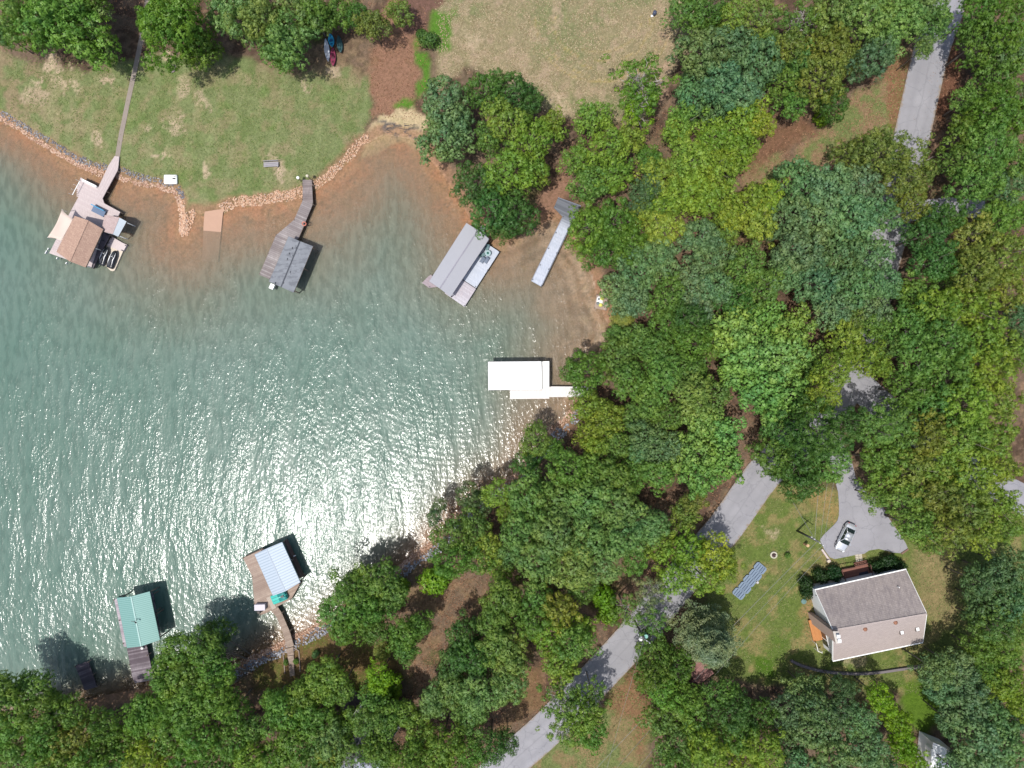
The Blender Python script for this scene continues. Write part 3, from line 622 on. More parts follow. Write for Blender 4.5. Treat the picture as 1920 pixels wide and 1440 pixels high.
# ---- 2. weathered dock with dark roof (origin 460,300 scale 5.333)
Z = Zm(460, 300, 5.333); dz = 1.05
base = Z(420, 900, 0); T = thing('boathouse', base, 'boathouse with flat dark grey patched roof and bent weathered plank walkway', 'boathouse', 'boathouses along the cove')
dl = lambda u, v: Z(u, v, dz); aa = ang(dl(240, 1190), dl(430, 760))
pk1 = planks('weathered_boards', P(152, 142, 140), P(196, 188, 186), aa, 0.30, 0.6, .9, .5, P(134, 124, 124))
pk0 = planks('weathered_boards_straight', P(136, 124, 122), P(184, 172, 170), R(92), 0.30, 0.6, .9, .5, P(118, 108, 108))
deck(T, [dl(572, 195), dl(664, 200), dl(676, 425), dl(572, 405)], dz, pk0, name='gangway')
deck(T, [dl(572, 405), dl(676, 425), dl(672, 447), dl(590, 645), dl(488, 597)], dz + .006, pk1, name='gangway')
deck(T, [dl(488, 597), dl(590, 645), dl(525, 795), dl(430, 900), dl(240, 1190), dl(140, 1147), dl(308, 750), dl(340, 725)], dz + 0.012, pk1, name='walkway')
joists(T, dl(590, 645), dl(525, 795), dz - .12); joists(T, dl(140, 1147), dl(308, 750), dz - .12)
mb = MB(); mb.prism([xy(dl(u, v)) for u, v in ((470, 830), (640, 900), (600, 1000), (560, 1090), (500, 1230), (440, 1290), (250, 1200), (430, 900))][:0] or [xy(dl(u, v)) for u, v in ((600, 905), (640, 920), (500, 1260), (455, 1245))], dz - .2, dz); mb.build('finger_pier', pk1, T)
piles(T, [xy(dl(u, v)) for u, v in ((568, 240), (570, 398), (488, 598), (310, 748), (228, 936), (145, 1140), (672, 440), (590, 642), (525, 790), (676, 250))], -2.5, dz + .12, 0.09)
drk = NT('patched_membrane'); v = drk.coord(); c = drk.mix(drk.noise(.8, 5, v), P(134, 138, 144), P(156, 160, 166)); c = drk.mix(drk.range(drk.noise(.55, 6, drk.coord('Object', -aa, (1, 3, 1)), .7), .5, .56, 0, .55), c, P(108, 111, 118)); c = drk.mix(drk.range(drk.noise(2.2, 2, v), .64, .68, 0, .6), c, P(160, 164, 170)); drk.principled(c, .85, .2)
gable(T, Z(432, 762, 3.2), Z(676, 862, 3.2), Z(482, 1326, 3.2), Z(235, 1215, 3.2), Z(546, 812, 3.5), Z(357, 1270, 3.5), drk.m, cap=plain('ridge_strip', P(84, 88, 96), .8), ribm=postm)
mb = MB()
for (u, v, u2, v2) in ((515, 830, 505, 865), (560, 815, 440, 1080), (330, 1130, 410, 990), (455, 880, 470, 855)): pass
for (u, v) in ((470, 880), (508, 880), (475, 955), (420, 990), (440, 935), (385, 1230), (300, 1230), (450, 1120)): p = Z(u, v, 3.47); mb.box((p.x, p.y, 3.46), (.28, .1, .06), aa + .3)
mb.split('roof_scrap', plain('roof_scrap', P(70, 74, 80), .9), T)
piles(T, [xy(Z(u, v, 3.1)) for u, v in ((445, 780), (660, 868), (480, 1305), (250, 1205), (345, 990), (575, 1080))], -2.5, 3.2, 0.09, postm, 'post')
mb = MB(); p = Z(272, 1268, 1.0); mb.box((p.x, p.y, 1.15), (.85, .7, .5), aa); solo(mb, 'storage_bin', whitep, Z(272, 1268, .6), 'small white storage bin at the lakeward corner of the dark-roofed boathouse', 'bin')
t1 = thing('life_ring', Z(598, 645, dz), 'orange and white life ring hung on the weathered walkway', 'life ring')
bpy_t = bpy.data.meshes.new('ring'); b_ = bmesh.new()
def torus(bm_, R_, r_, n=20, m=8):
    vs = [[bm_.verts.new(((R_ + r_ * math.cos(2 * math.pi * j / m)) * math.cos(2 * math.pi * i / n), (R_ + r_ * math.cos(2 * math.pi * j / m)) * math.sin(2 * math.pi * i / n), r_ * math.sin(2 * math.pi * j / m))) for j in range(m)] for i in range(n)]
    for i in range(n):
        for j in range(m): bm_.faces.new((vs[i][j], vs[(i + 1) % n][j], vs[(i + 1) % n][(j + 1) % m], vs[i][(j + 1) % m]))
torus(b_, .3, .08); b_.to_mesh(bpy_t); b_.free(); bpy_t.materials.append(plain('ring_orange', P(226, 140, 120), .6)); ro = bpy.data.objects.new('ring', bpy_t); COL.objects.link(ro); ro.parent = t1; ro.location = (0, 0, .55); ro.rotation_euler = (.5, .2, 0)
mb = MB(); p = Z(592, 640, dz); mb.beam(p, p + Vector((0, 0, .6)), .08, .08); mb.build('hook_post', postm, t1)
def lamp_post(p, h, hc, lb, nm='lamp_post', cat='lamp post', col=None):
    T_ = thing(nm, p, lb, cat); mb = MB(); mb.tube([p, p + Vector((0, 0, h))], .06, 8); mb.build('post', postm, T_)
    mb = MB(); mb.loft(p + Vector((-.22, 0, h - .1)), p + Vector((.22, 0, h - .1)), [(0, .12, 0, .3), (.25, .24, 0, .36), (.75, .24, 0, .36), (1, .12, 0, .3)], RB); mb.build('head', col or whitep, T_); return T_
gp = G(580, 335); lamp_post(Z(655, 195, .95), 1.9, 0, 'pale round-topped lamp post where the weathered walkway meets the lawn', col=plain('pale_globe', P(222, 214, 190), .5))
lamp_post(Z(560, 210, .9), 1.7, 0, 'dark post with small white birdhouse left of the weathered walkway', 'birdhouse_post', 'birdhouse')

# ---- 3. pale grey roofed boathouse (origin 770,350 scale 5.647)
Z = Zm(770, 350, 5.647); dz = 1.0
base = Z(560, 800, 0); T = thing('boathouse', base, 'boathouse with long pale grey roof and bright white deck beside the leafy point', 'boathouse', 'boathouses along the cove')
dl = lambda u, v: Z(u, v, dz); aa = ang(dl(195, 1000), dl(590, 385))
wd = planks('white_boards', P(206, 214, 228), P(220, 226, 238), aa, 0.14, 0.2, .7); wd2 = planks('white_boards_pinkish', P(206, 200, 208), P(226, 222, 228), aa, 0.2, 0.35, .8, .4, P(196, 180, 184))
deck(T, [dl(800, 598), dl(940, 690), dl(690, 1078), dl(545, 985), dl(470, 940), dl(720, 545)], dz, wd)
deck(T, [dl(547, 988), dl(690, 1082), dl(570, 1272), dl(415, 1166), dl(360, 1130), dl(470, 940)], dz - .03, wd2, name='end_deck')
mb = MB(); mb.beam(dl(545, 984) + Vector((0, 0, .02)), dl(692, 1078) + Vector((0, 0, .02)), .1, .1); mb.build('joint', metal_d, T)
deck(T, [dl(215, 930), dl(185, 950), dl(120, 1018), dl(192, 1070), dl(300, 1060)], dz - .05, planks('pinkish_boards', P(176, 160, 166), P(190, 176, 180), aa, .16, .3), name='corner_deck')
deck(T, [dl(680, 430), dl(800, 500), dl(830, 590), dl(700, 560)], dz - .05, wd2, name='rear_deck')
mb = MB(); mb.box((dl(762, 458).x, dl(762, 458).y, dz + .5), (.8, .8, .9), aa); mb.build('cabinet', plain('grey_cabinet', P(120, 130, 140), .7), T)
gable(T, Z(590, 385, 3.3), Z(832, 550, 3.3), Z(422, 1166, 3.3), Z(196, 1002, 3.3), Z(712, 460, 3.75), Z(308, 1078, 3.75), plain('pale_grey_membrane', P(182, 183, 190), .8, .05, 1.5), cap=plain('grey_cap', P(162, 160, 172), .8), ribm=plain('grey_fascia', P(130, 128, 138), .8))
piles(T, [xy(Z(u, v, 3.1)) for u, v in ((600, 405), (815, 552), (420, 1150), (215, 1000), (400, 700), (620, 850))], -2.5, 3.3, 0.09, postm, 'post')
piles(T, [xy(dl(u, v)) for u, v in ((935, 690), (812, 885), (688, 1058), (568, 1262), (200, 1060))], -2.5, dz + .15, 0.08, plain('galv', P(120, 122, 130), .6), 'piling')
Zc = Zm(860, 440, 18.0)
def chair(loc, rz, lb, col, name='deck_chair', group='deck chairs on the white deck'):
    T_ = thing(name, loc, lb, 'deck chair', group); b = T_.location; ca_, sa_ = math.cos(rz), math.sin(rz); q = lambda x, y, z: (b.x + x * ca_ - y * sa_, b.y + x * sa_ + y * ca_, b.z + z)
    mb = MB(); mb.slab([q(-.3, -.3, .42), q(.3, -.3, .42), q(.3, .3, .42), q(-.3, .3, .42)], .06); mb.build('seat', col, T_)
    mb = MB(); mb.slab([q(.3, -.3, .44), q(.62, -.3, .95), q(.62, .3, .95), q(.3, .3, .44)], .05); mb.build('backrest', col, T_)
    for sx in (-.26, .3):
        for sy in (-.27, .27):
            mb = MB(); mb.beam(q(sx, sy, 0), q(sx, sy, .42), .05, .05); mb.build('leg', metal_d, T_)
    return T_
cg = plain('grey_webbing', P(130, 142, 160), .8); ct = plain('teal_grey_canvas', P(120, 148, 152), .8)
chair(Zc(790, 900, dz), aa, 'grey folded deck chair on white deck, nearer its open end, left one', cg); chair(Zc(920, 905, dz), aa, 'grey folded deck chair on white deck, nearer its open end, right one', cg)
chair(Zc(950, 480, dz), 1.2, 'pale teal deck chair nearest the leafy corner of the white deck', ct); chair(Zc(830, 700, dz), 3.6, 'pale teal deck chair next to the grey roof edge', ct)
tb = thing('patio_table', Zc(990, 650, dz), 'small round patio table with green top among the teal deck chairs', 'table')
mb = MB(); p = Zc(990, 650, dz); mb.tube([p + Vector((0, 0, .66)), p + Vector((0, 0, .72))], .5, 16); mb.build('tabletop', plain('pale_teal_top', P(170, 196, 200), .5), tb); mb = MB(); mb.tube([p, p + Vector((0, 0, .66))], .05, 8); mb.build('stem', metal_d, tb)
mb = MB(); mb.tube([p + Vector((0, 0, .73)), p + Vector((.02, 0, .98))], [.2, .03], 8); mb.build('folded_umbrella', plain('green_canvas', P(50, 128, 112), .8), tb)

# ---- 4. L-shaped pale dock
T = thing('dock', Z(1500, 600, 0), 'long pale L-shaped dock with dark wooden landing between two leafy trees', 'dock', 'open docks without a roof')
dl = lambda u, v: Z(u, v, 1.5); a2 = ang(dl(1330, 1030), dl(1660, 330))
gw = NT('silver_to_grey_boards'); v = gw.coord('Object', -a2); sp = gw.node('ShaderNodeSeparateXYZ'); gw.link(v, sp.inputs[0]); fl = gw.math('FLOOR', gw.math('DIVIDE', sp.outputs[0], .2)); wnn = gw.node('ShaderNodeTexWhiteNoise', noise_dimensions='1D'); gw.link(fl, wnn.inputs['W'])
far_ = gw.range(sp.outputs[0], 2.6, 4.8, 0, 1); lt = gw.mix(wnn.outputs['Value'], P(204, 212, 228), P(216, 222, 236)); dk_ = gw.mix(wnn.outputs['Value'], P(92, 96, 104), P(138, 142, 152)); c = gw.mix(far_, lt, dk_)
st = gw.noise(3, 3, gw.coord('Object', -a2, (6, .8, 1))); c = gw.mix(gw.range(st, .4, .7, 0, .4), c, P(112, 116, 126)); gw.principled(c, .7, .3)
deck(T, [dl(1280, 1000), dl(1380, 1055), dl(1700, 385), dl(1612, 322)], 1.5, gw.m, name='walkway')
deck(T, [dl(1612, 322), dl(1700, 385), dl(1790, 200), dl(1560, 117), dl(1520, 215), dl(1526, 232)], 1.505, gw.m, name='landing')
mb = MB(); mb.beam(dl(1385, 1055), dl(1795, 205), .08, .22); mb.beam(dl(1276, 1000), dl(1608, 322), .08, .22); mb.beam(dl(1560, 117), dl(1800, 204), .08, .3); mb.split('edge_rail', plain('grey_edge', P(150, 158, 176), .6), T)
piles(T, [xy(dl(u, v)) for u, v in ((1290, 985), (1372, 830), (1460, 655), (1538, 490), (1612, 322), (1460, 875), (1545, 705), (1524, 212), (1385, 1045))], -2.0, 1.75, 0.09, plain('galv', P(120, 122, 130), .6))

# ---- 5. white boathouse (origin 890,650 scale 8)
Z = Zm(890, 650, 8.0); dz = 1.1
base = Z(600, 430, 0); T = thing('boathouse', base, 'white flat-roofed boathouse with white gangway leading under the bright green trees', 'boathouse', 'boathouses along the cove')
wh = plain('bright_white_panel', (.84, .84, .83, 1), .45, .012, 1); whd = planks('white_composite', P(250, 244, 242), P(255, 250, 248), 0, .15, .12, .6)
dl = lambda u, v: Z(u, v, dz)
deck(T, [dl(530, 560), dl(1119, 560), dl(1119, 780), dl(530, 786)], dz, whd)
deck(T, [dl(1119, 596), dl(1760, 600), dl(1760, 752), dl(1119, 757)], dz - .02, whd, name='gangway')
mb = MB(); mb.slab([Z(203, 228, 3.45), Z(1000, 222, 3.45), Z(1006, 642, 3.45), Z(206, 650, 3.45)], .16); mb.slab([Z(203, 228, 3.453), Z(1000, 222, 3.453), Z(1004, 430, 3.53), Z(205, 438, 3.53)], .02)
mb.build('roof', wh, T)
mb = MB()
for a_, b_2 in ((Z(203, 226, 3.4), Z(1000, 220, 3.4)), (Z(206, 652, 3.4), Z(1006, 645, 3.4)), (Z(201, 228, 3.4), Z(204, 650, 3.4))): mb.beam(a_, b_2, .07, .16)
mb.split('fascia', plain('fascia_shadow_grey', P(130, 128, 130), .6), T)
mb = MB(); mb.slab([Z(1016, 222, 3.0), Z(1118, 218, 3.0), Z(1117, 640, 3.0), Z(1016, 642, 3.0)], .14); mb.build('lower_roof', whitep, T)
mb = MB(); mb.slab([Z(1000, 285, 3.02), Z(1018, 285, 3.02), Z(1018, 640, 3.02), Z(1004, 640, 3.02)], .1)
mb.beam(Z(1005, 285, 3.3), Z(1008, 640, 3.3), .05, .3); mb.build('shadow_strip', plain('fascia_shadow_grey', P(130, 128, 130), .6), T)  # grey strip drawn as the shadow line beside the upper roof
for u in (397, 597, 797, 997):
    for v in (222, 646):
        mb = MB(); p = Z(u, v, 3.4); mb.box((p.x, p.y, 3.36), (.1, .16, .16)); mb.build('bracket', plain('bracket_grey', P(120, 120, 124), .6), T)
piles(T, [xy(Z(u, v, 3.2)) for u, v in ((230, 250), (600, 245), (980, 245), (230, 630), (600, 625), (980, 620), (1100, 240), (1100, 615))], -2.5, 3.3, .08, whitep, 'post')
piles(T, [xy(dl(u, v)) for u, v in ((545, 770), (820, 770), (1105, 768), (1350, 745), (1350, 610), (1600, 745))], -2.5, dz - .05, .1)
mb = MB(); mb.prism([xy(dl(u, v)) for u, v in ((240, 590), (990, 585), (990, 630), (240, 640))], dz - .3, dz - .1); mb.build('finger_pier', whd, T)
mb = MB(); mb.loft(Z(300, 430, 0), Z(960, 430, 0), [(0, .3, .2, 1.0), (.15, 1.0, 0, 1.1), (.6, 1.2, -.1, 1.0), (1, 1.1, 0, .9)], RB); solo(mb, 'moored_boat', whitep, Z(600, 430, 0), 'boat moored in the slip under the flat white roof', 'boat', smooth=True) if False else None

# ---- 6. boathouse with pale blue metal roof (origin 430,980 scale 4.966)
Z = Zm(430, 980, 4.966); dz = 1.1
base = Z(430, 500, 0); T = thing('boathouse', base, 'boathouse with pale blue ribbed metal roof on a wide tan plank deck', 'boathouse', 'boathouses along the cove')
dl = lambda u, v: Z(u, v, dz); aa = ang(dl(405, 680), dl(235, 295))
tanb = planks('tan_boards', P(172, 150, 136), P(206, 186, 170), aa, .28, .35, .85, .6, P(160, 140, 128))
tan2 = planks('tan_gangway_boards', P(166, 146, 132), P(194, 174, 158), aa, .28, .4, .85, .4, P(150, 132, 120))
deck(T, [dl(125, 328), dl(320, 236), dl(480, 620), dl(640, 560), dl(655, 575), dl(575, 715), dl(432, 790), dl(355, 838), dl(290, 862), dl(232, 752), dl(212, 500)], dz, tanb)
deck(T, [dl(505, 170), dl(538, 150), dl(700, 495), dl(655, 515)], dz, planks('brown_pier', P(112, 92, 84), P(134, 112, 102), aa + 1.57, .25, .4), name='finger_pier')
deck(T, [dl(385, 820), dl(450, 785), dl(488, 840), dl(560, 1010), dl(600, 1150), dl(535, 1165), dl(500, 1030), dl(440, 880)], dz + .006, tan2, name='gangway')
mb = MB(); mb.prism([xy(dl(u, v)) for u, v in ((345, 700), (385, 682), (440, 790), (400, 812))], dz + .012, dz + .05); mb.build('threshold_board', planks('light_board', P(200, 184, 170), P(206, 190, 176), aa + 1.57, .3, .2), T)
joists(T, dl(125, 328), dl(320, 236), dz - .1); joists(T, dl(450, 785), dl(560, 1010), dz - .1); joists(T, dl(560, 1010), dl(600, 1150), dz - .1)
gable(T, Z(235, 296, 3.3), Z(490, 181, 3.3), Z(660, 556, 3.3), Z(406, 681, 3.3), Z(343, 243, 3.7), Z(520, 640, 3.7), ribbed('pale_blue_metal', P(186, 200, 214), P(158, 174, 190), ang(Z(235, 296), Z(406, 681)), .44), cap=plain('blue_cap', P(178, 192, 208), .5), ribm=plain('blue_fascia', P(150, 164, 180), .6))
piles(T, [xy(Z(u, v, 3.1)) for u, v in ((250, 300), (480, 196), (645, 555), (410, 665), (330, 480), (560, 370))], -3, 3.2, .09, postm, 'post')
piles(T, [xy(dl(u, v)) for u, v in ((130, 330), (212, 500), (232, 750), (290, 858), (655, 572), (572, 712), (515, 172), (600, 320), (690, 500), (488, 842), (562, 1010))], -3, dz + .12, .09)
mb = MB()
for u, v in ((575, 348), (612, 306)): p = Z(u, v, dz); mb.box((p.x, p.y, dz + .15), (.4, .12, .2), .4)
mb.split('cleat', whitep, T)
PB = thing('pedal_boat', Z(470, 705, dz), 'turquoise pedal boat pulled up on the tan deck beside the pale blue roof', 'pedal boat')
A, B = Z(400, 722, dz + .2), Z(538, 664, dz + .2); A.z = B.z = dz
tq = plain('turquoise_plastic', P(88, 214, 200), .4, .05, 2); 
mb = MB(); mb.loft(A, B, [(0, .72, .1, .42), (.06, .78, .02, .5), (.6, .8, 0, .5), (.9, .78, .03, .5), (1, .6, .12, .42)], [(-.9, 0), (-1, .6), (-.9, 1), (.9, 1), (1, .6), (.9, 0)]); mb.build('hull', tq, PB, True)
d = (B - A).normalized(); sd = Vector((-d.y, d.x, 0))
for s_ in (-1, 1):
    mb = MB(); mb.loft(A.lerp(B, .45) + sd * s_ * .34, A.lerp(B, .98) + sd * s_ * .34, [(0, .26, .5, .55), (.5, .26, .5, .6), (1, .28, .5, .85)], RB); mb.build('seat', plain('dark_teal_seat', P(50, 150, 150), .5), PB, True)
    mb = MB(); mb.beam(A.lerp(B, .05) + sd * s_ * .28 + Vector((0, 0, .53)), A.lerp(B, .5) + sd * s_ * .2 + Vector((0, 0, .53)), .06, .05); mb.build('gunwale_line', plain('deep_teal', P(36, 130, 130), .5), PB)
mb = MB(); p = A.lerp(B, .72); mb.box((p.x, p.y, dz + .62), (.5, .3, .12), ang(A, B)); mb.build('steering_box', metal_d, PB)
mb = MB(); p = Z(300, 775, dz); mb.box((p.x, p.y, dz + .42), (1.65, .9, .75), R(2)); mb.box((p.x, p.y, dz + .83), (1.72, .96, .08), R(2)); solo(mb, 'storage_box', plain('lavender_white_box', P(228, 222, 234), .6, .03), p, 'lavender-white storage box with dark ends on the tan deck corner', 'storage box')
mb = MB(); p = Z(290, 820, dz); mb.tube([p + Vector((0, 0, .3)), p + Vector((0, 0, .5)), p + Vector((0, 0, .75)), p + Vector((0, 0, .9))], [.2, .34, .32, .12], 12); mb.tube([p, p + Vector((0, 0, .32))], .06, 6); solo(mb, 'kettle_grill', plain('grey_enamel', P(110, 104, 100), .5), p, 'round dark kettle grill beside the lavender storage box', 'grill', smooth=True)
# land end of this gangway: boardwalk with timber-edged beds
g_ = lambda u, v, dz_=0: G(430 + u / 4.966, 980 + v / 4.966, dz_)
bw = thing('boardwalk', g_(590, 1280), 'narrow tan boardwalk on the bank leading from the blue-roofed boathouse gangway', 'boardwalk'); mb = MB(); 
for i, (q1, q2, q3, q4) in enumerate((((535, 1165), (600, 1150), (604, 1230), (548, 1235)), ((548, 1235), (604, 1230), (608, 1320), (560, 1325)), ((560, 1325), (608, 1320), (612, 1420), (568, 1428)))):
    mb.prism([xy(g_(*q)) for q in (q1, q2, q3, q4)], 0.6, max(g_(*q).z for q in (q1, q2, q3, q4)) + .16 + i * .004)
mb.build('tread_boards', tan2, bw)
for lb, pts in (('timber edging of the planting bed left of the boardwalk', ((535, 1188), (503, 1222), (512, 1290), (520, 1400))), ('timber edging of the planting bed right of the boardwalk', ((603, 1162), (650, 1190), (657, 1290), (662, 1385)))):
    mb = MB(); P_ = [g_(*q) for q in pts]
    for a, b in zip(P_, P_[1:]): mb.beam(a + Vector((0, 0, .1)), b + Vector((0, 0, .1)), .14, .22)
    solo(mb, 'bed_edging', plain('edge_timber', P(168, 150, 138), .85), P_[0], lb, 'garden edging', 'garden bed edgings beside the boardwalk')

# ---- 7. green-roofed boathouse (origin 120,1080 scale 6.261)
Z = Zm(120, 1080, 6.261); dz = 1.1
base = Z(870, 550, 0); T = thing('boathouse', base, 'boathouse with sea-green ribbed metal roof and small weathervane, lower left', 'boathouse', 'boathouses along the cove')
dl = lambda u, v: Z(u, v, dz); aa = ang(dl(740, 845), dl(620, 255))
gs = planks('grey_violet_boards', P(110, 98, 106), P(176, 166, 172), aa, .26, .5, .85, .5, P(96, 86, 92))
deck(T, [dl(588, 272), dl(660, 255), dl(775, 835), dl(700, 828)], dz, planks('pale_violet_boards', P(176, 164, 172), P(214, 204, 210), aa, .3, .5, .85), name='side_walk')
deck(T, [dl(735, 842), dl(968, 815), dl(1030, 1100), dl(1060, 1220), dl(830, 1260), dl(800, 1190)], dz - .03, gs)
deck(T, [dl(1000, 190), dl(1040, 210), dl(1130, 700), dl(1090, 720)], dz - .1, gs, name='finger_pier')
gable(T, Z(620, 256, 3.5), Z(1005, 181, 3.5), Z(1126, 750, 3.5), Z(740, 846, 3.5), Z(786, 240, 4.3), Z(904, 826, 4.3), ribbed('sea_green_metal', P(138, 182, 176), P(110, 158, 151), aa, .3), ribs=None, cap=plain('green_cap', P(176, 214, 208), .5), ribm=plain('green_fascia', P(70, 104, 100), .6))
piles(T, [xy(Z(u, v, 3.3)) for u, v in ((640, 270), (990, 200), (1105, 735), (750, 825), (690, 540), (1045, 470))], -3, 3.4, .1, postm, 'post')
piles(T, [xy(dl(u, v)) for u, v in ((590, 280), (655, 520), (700, 790), (980, 930), (770, 1040), (1095, 400), (1070, 200))], -3, dz + .2, .09)
wv_ = T; mb = MB(); p = Z(855, 515, 4.2); mb.tube([p, p + Vector((0, 0, .9))], .03, 6); mb.beam(p + Vector((-.45, .05, .8)), p + Vector((.35, -.05, .8)), .05, .05); mb.box((p.x + .25, p.y - .15, p.z + .8), (.3, .06, .3), -.9); mb.build('weathervane', metal_d, T)
mb = MB(); p = Z(928, 840, dz); mb.tube([p + Vector((0, 0, z)) for z in (0, .08, .22, .36, .44)], [.1, .2, .25, .2, .08], 12); solo(mb, 'mooring_buoy', whitep, p, 'white round buoy on the grey planks by the green roof', 'buoy', smooth=True)
mb = MB(); mb.beam(Z(575, 300, .9), Z(500, 570, .2).lerp(Z(575, 300, .9), .8), .06, .06); mb.build('mooring_pole', postm, T)
# ---- 8. small dark dock, bottom left
T = thing('dock', Z(260, 1180, 0), 'small dark plank dock in the shade at the lower left, beside overhanging leaves', 'dock', 'open docks without a roof')
deck(T, [Z(130, 1055, .8), Z(285, 1000, .8), Z(385, 1300, .8), Z(245, 1345, .8)], .8, planks('dark_boards', P(84, 76, 84), P(132, 122, 130), ang(Z(245, 1345), Z(130, 1055)), .3, .5, .85, .5, P(80, 72, 80)))
piles(T, [xy(Z(u, v, .8)) for u, v in ((290, 1005), (345, 1155), (388, 1298), (135, 1060))], -2, 1.05, .07)
# ---- 9. small dock at right with white/yellow seats
Zs = Zm(1100, 540, 24.0)
T = thing('dock', Zs(600, 700, 0), 'tiny tan dock under the trees with white and yellow float on it', 'dock', 'open docks without a roof')
deck(T, [Zs(450, 290, .7), Zs(770, 330, .7), Zs(1000, 360, .7), Zs(900, 1010, .7), Zs(340, 905, .7)], .7, planks('tan_pink_boards', P(184, 162, 148), P(200, 180, 166), .1, .16, .3))
deck(T, [Zs(640, -250, .7), Zs(800, -240, .7), Zs(850, 340, .7), Zs(640, 310, .7)], .69, plain('tan_walk', P(192, 160, 142), .9), name='walkway')
piles(T, [xy(Zs(u, v, .7)) for u, v in ((460, 310), (360, 890), (880, 990))], -1.5, .8, .08)
PBt = thing('pedal_boat', Zs(560, 600, .7), 'white and yellow two-seat pedal boat on the tiny tan dock', 'pedal boat')
A, B = Zs(440, 570, .7), Zs(720, 590, .7); A.z = B.z = .7
mb = MB(); mb.loft(A, B, [(0, .35, .1, .35), (.15, .72, 0, .42), (.8, .78, 0, .42), (1, .7, .1, .35)], RB); mb.build('hull', whitep, PBt, True)
yl = plain('yellow_plastic', P(238, 236, 120), .5, .05)
for (u, v) in ((690, 470), (630, 760)):
    p = Zs(u, v, 1.1); mb = MB(); mb.tube([(p.x, p.y, .95), (p.x, p.y, 1.1), (p.x, p.y, 1.25)], [.3, .34, .2], 12); mb.build('seat', yl, PBt, True)
for (u, v, r_) in ((550, 500, .2), (510, 685, .28)):
    p = Zs(u, v, 1.1); mb = MB(); mb.tube([(p.x, p.y, 1.08), (p.x, p.y, 1.16)], r_, 12); mb.build('hatch', plain('hatch_grey', P(130, 138, 140), .6), PBt)

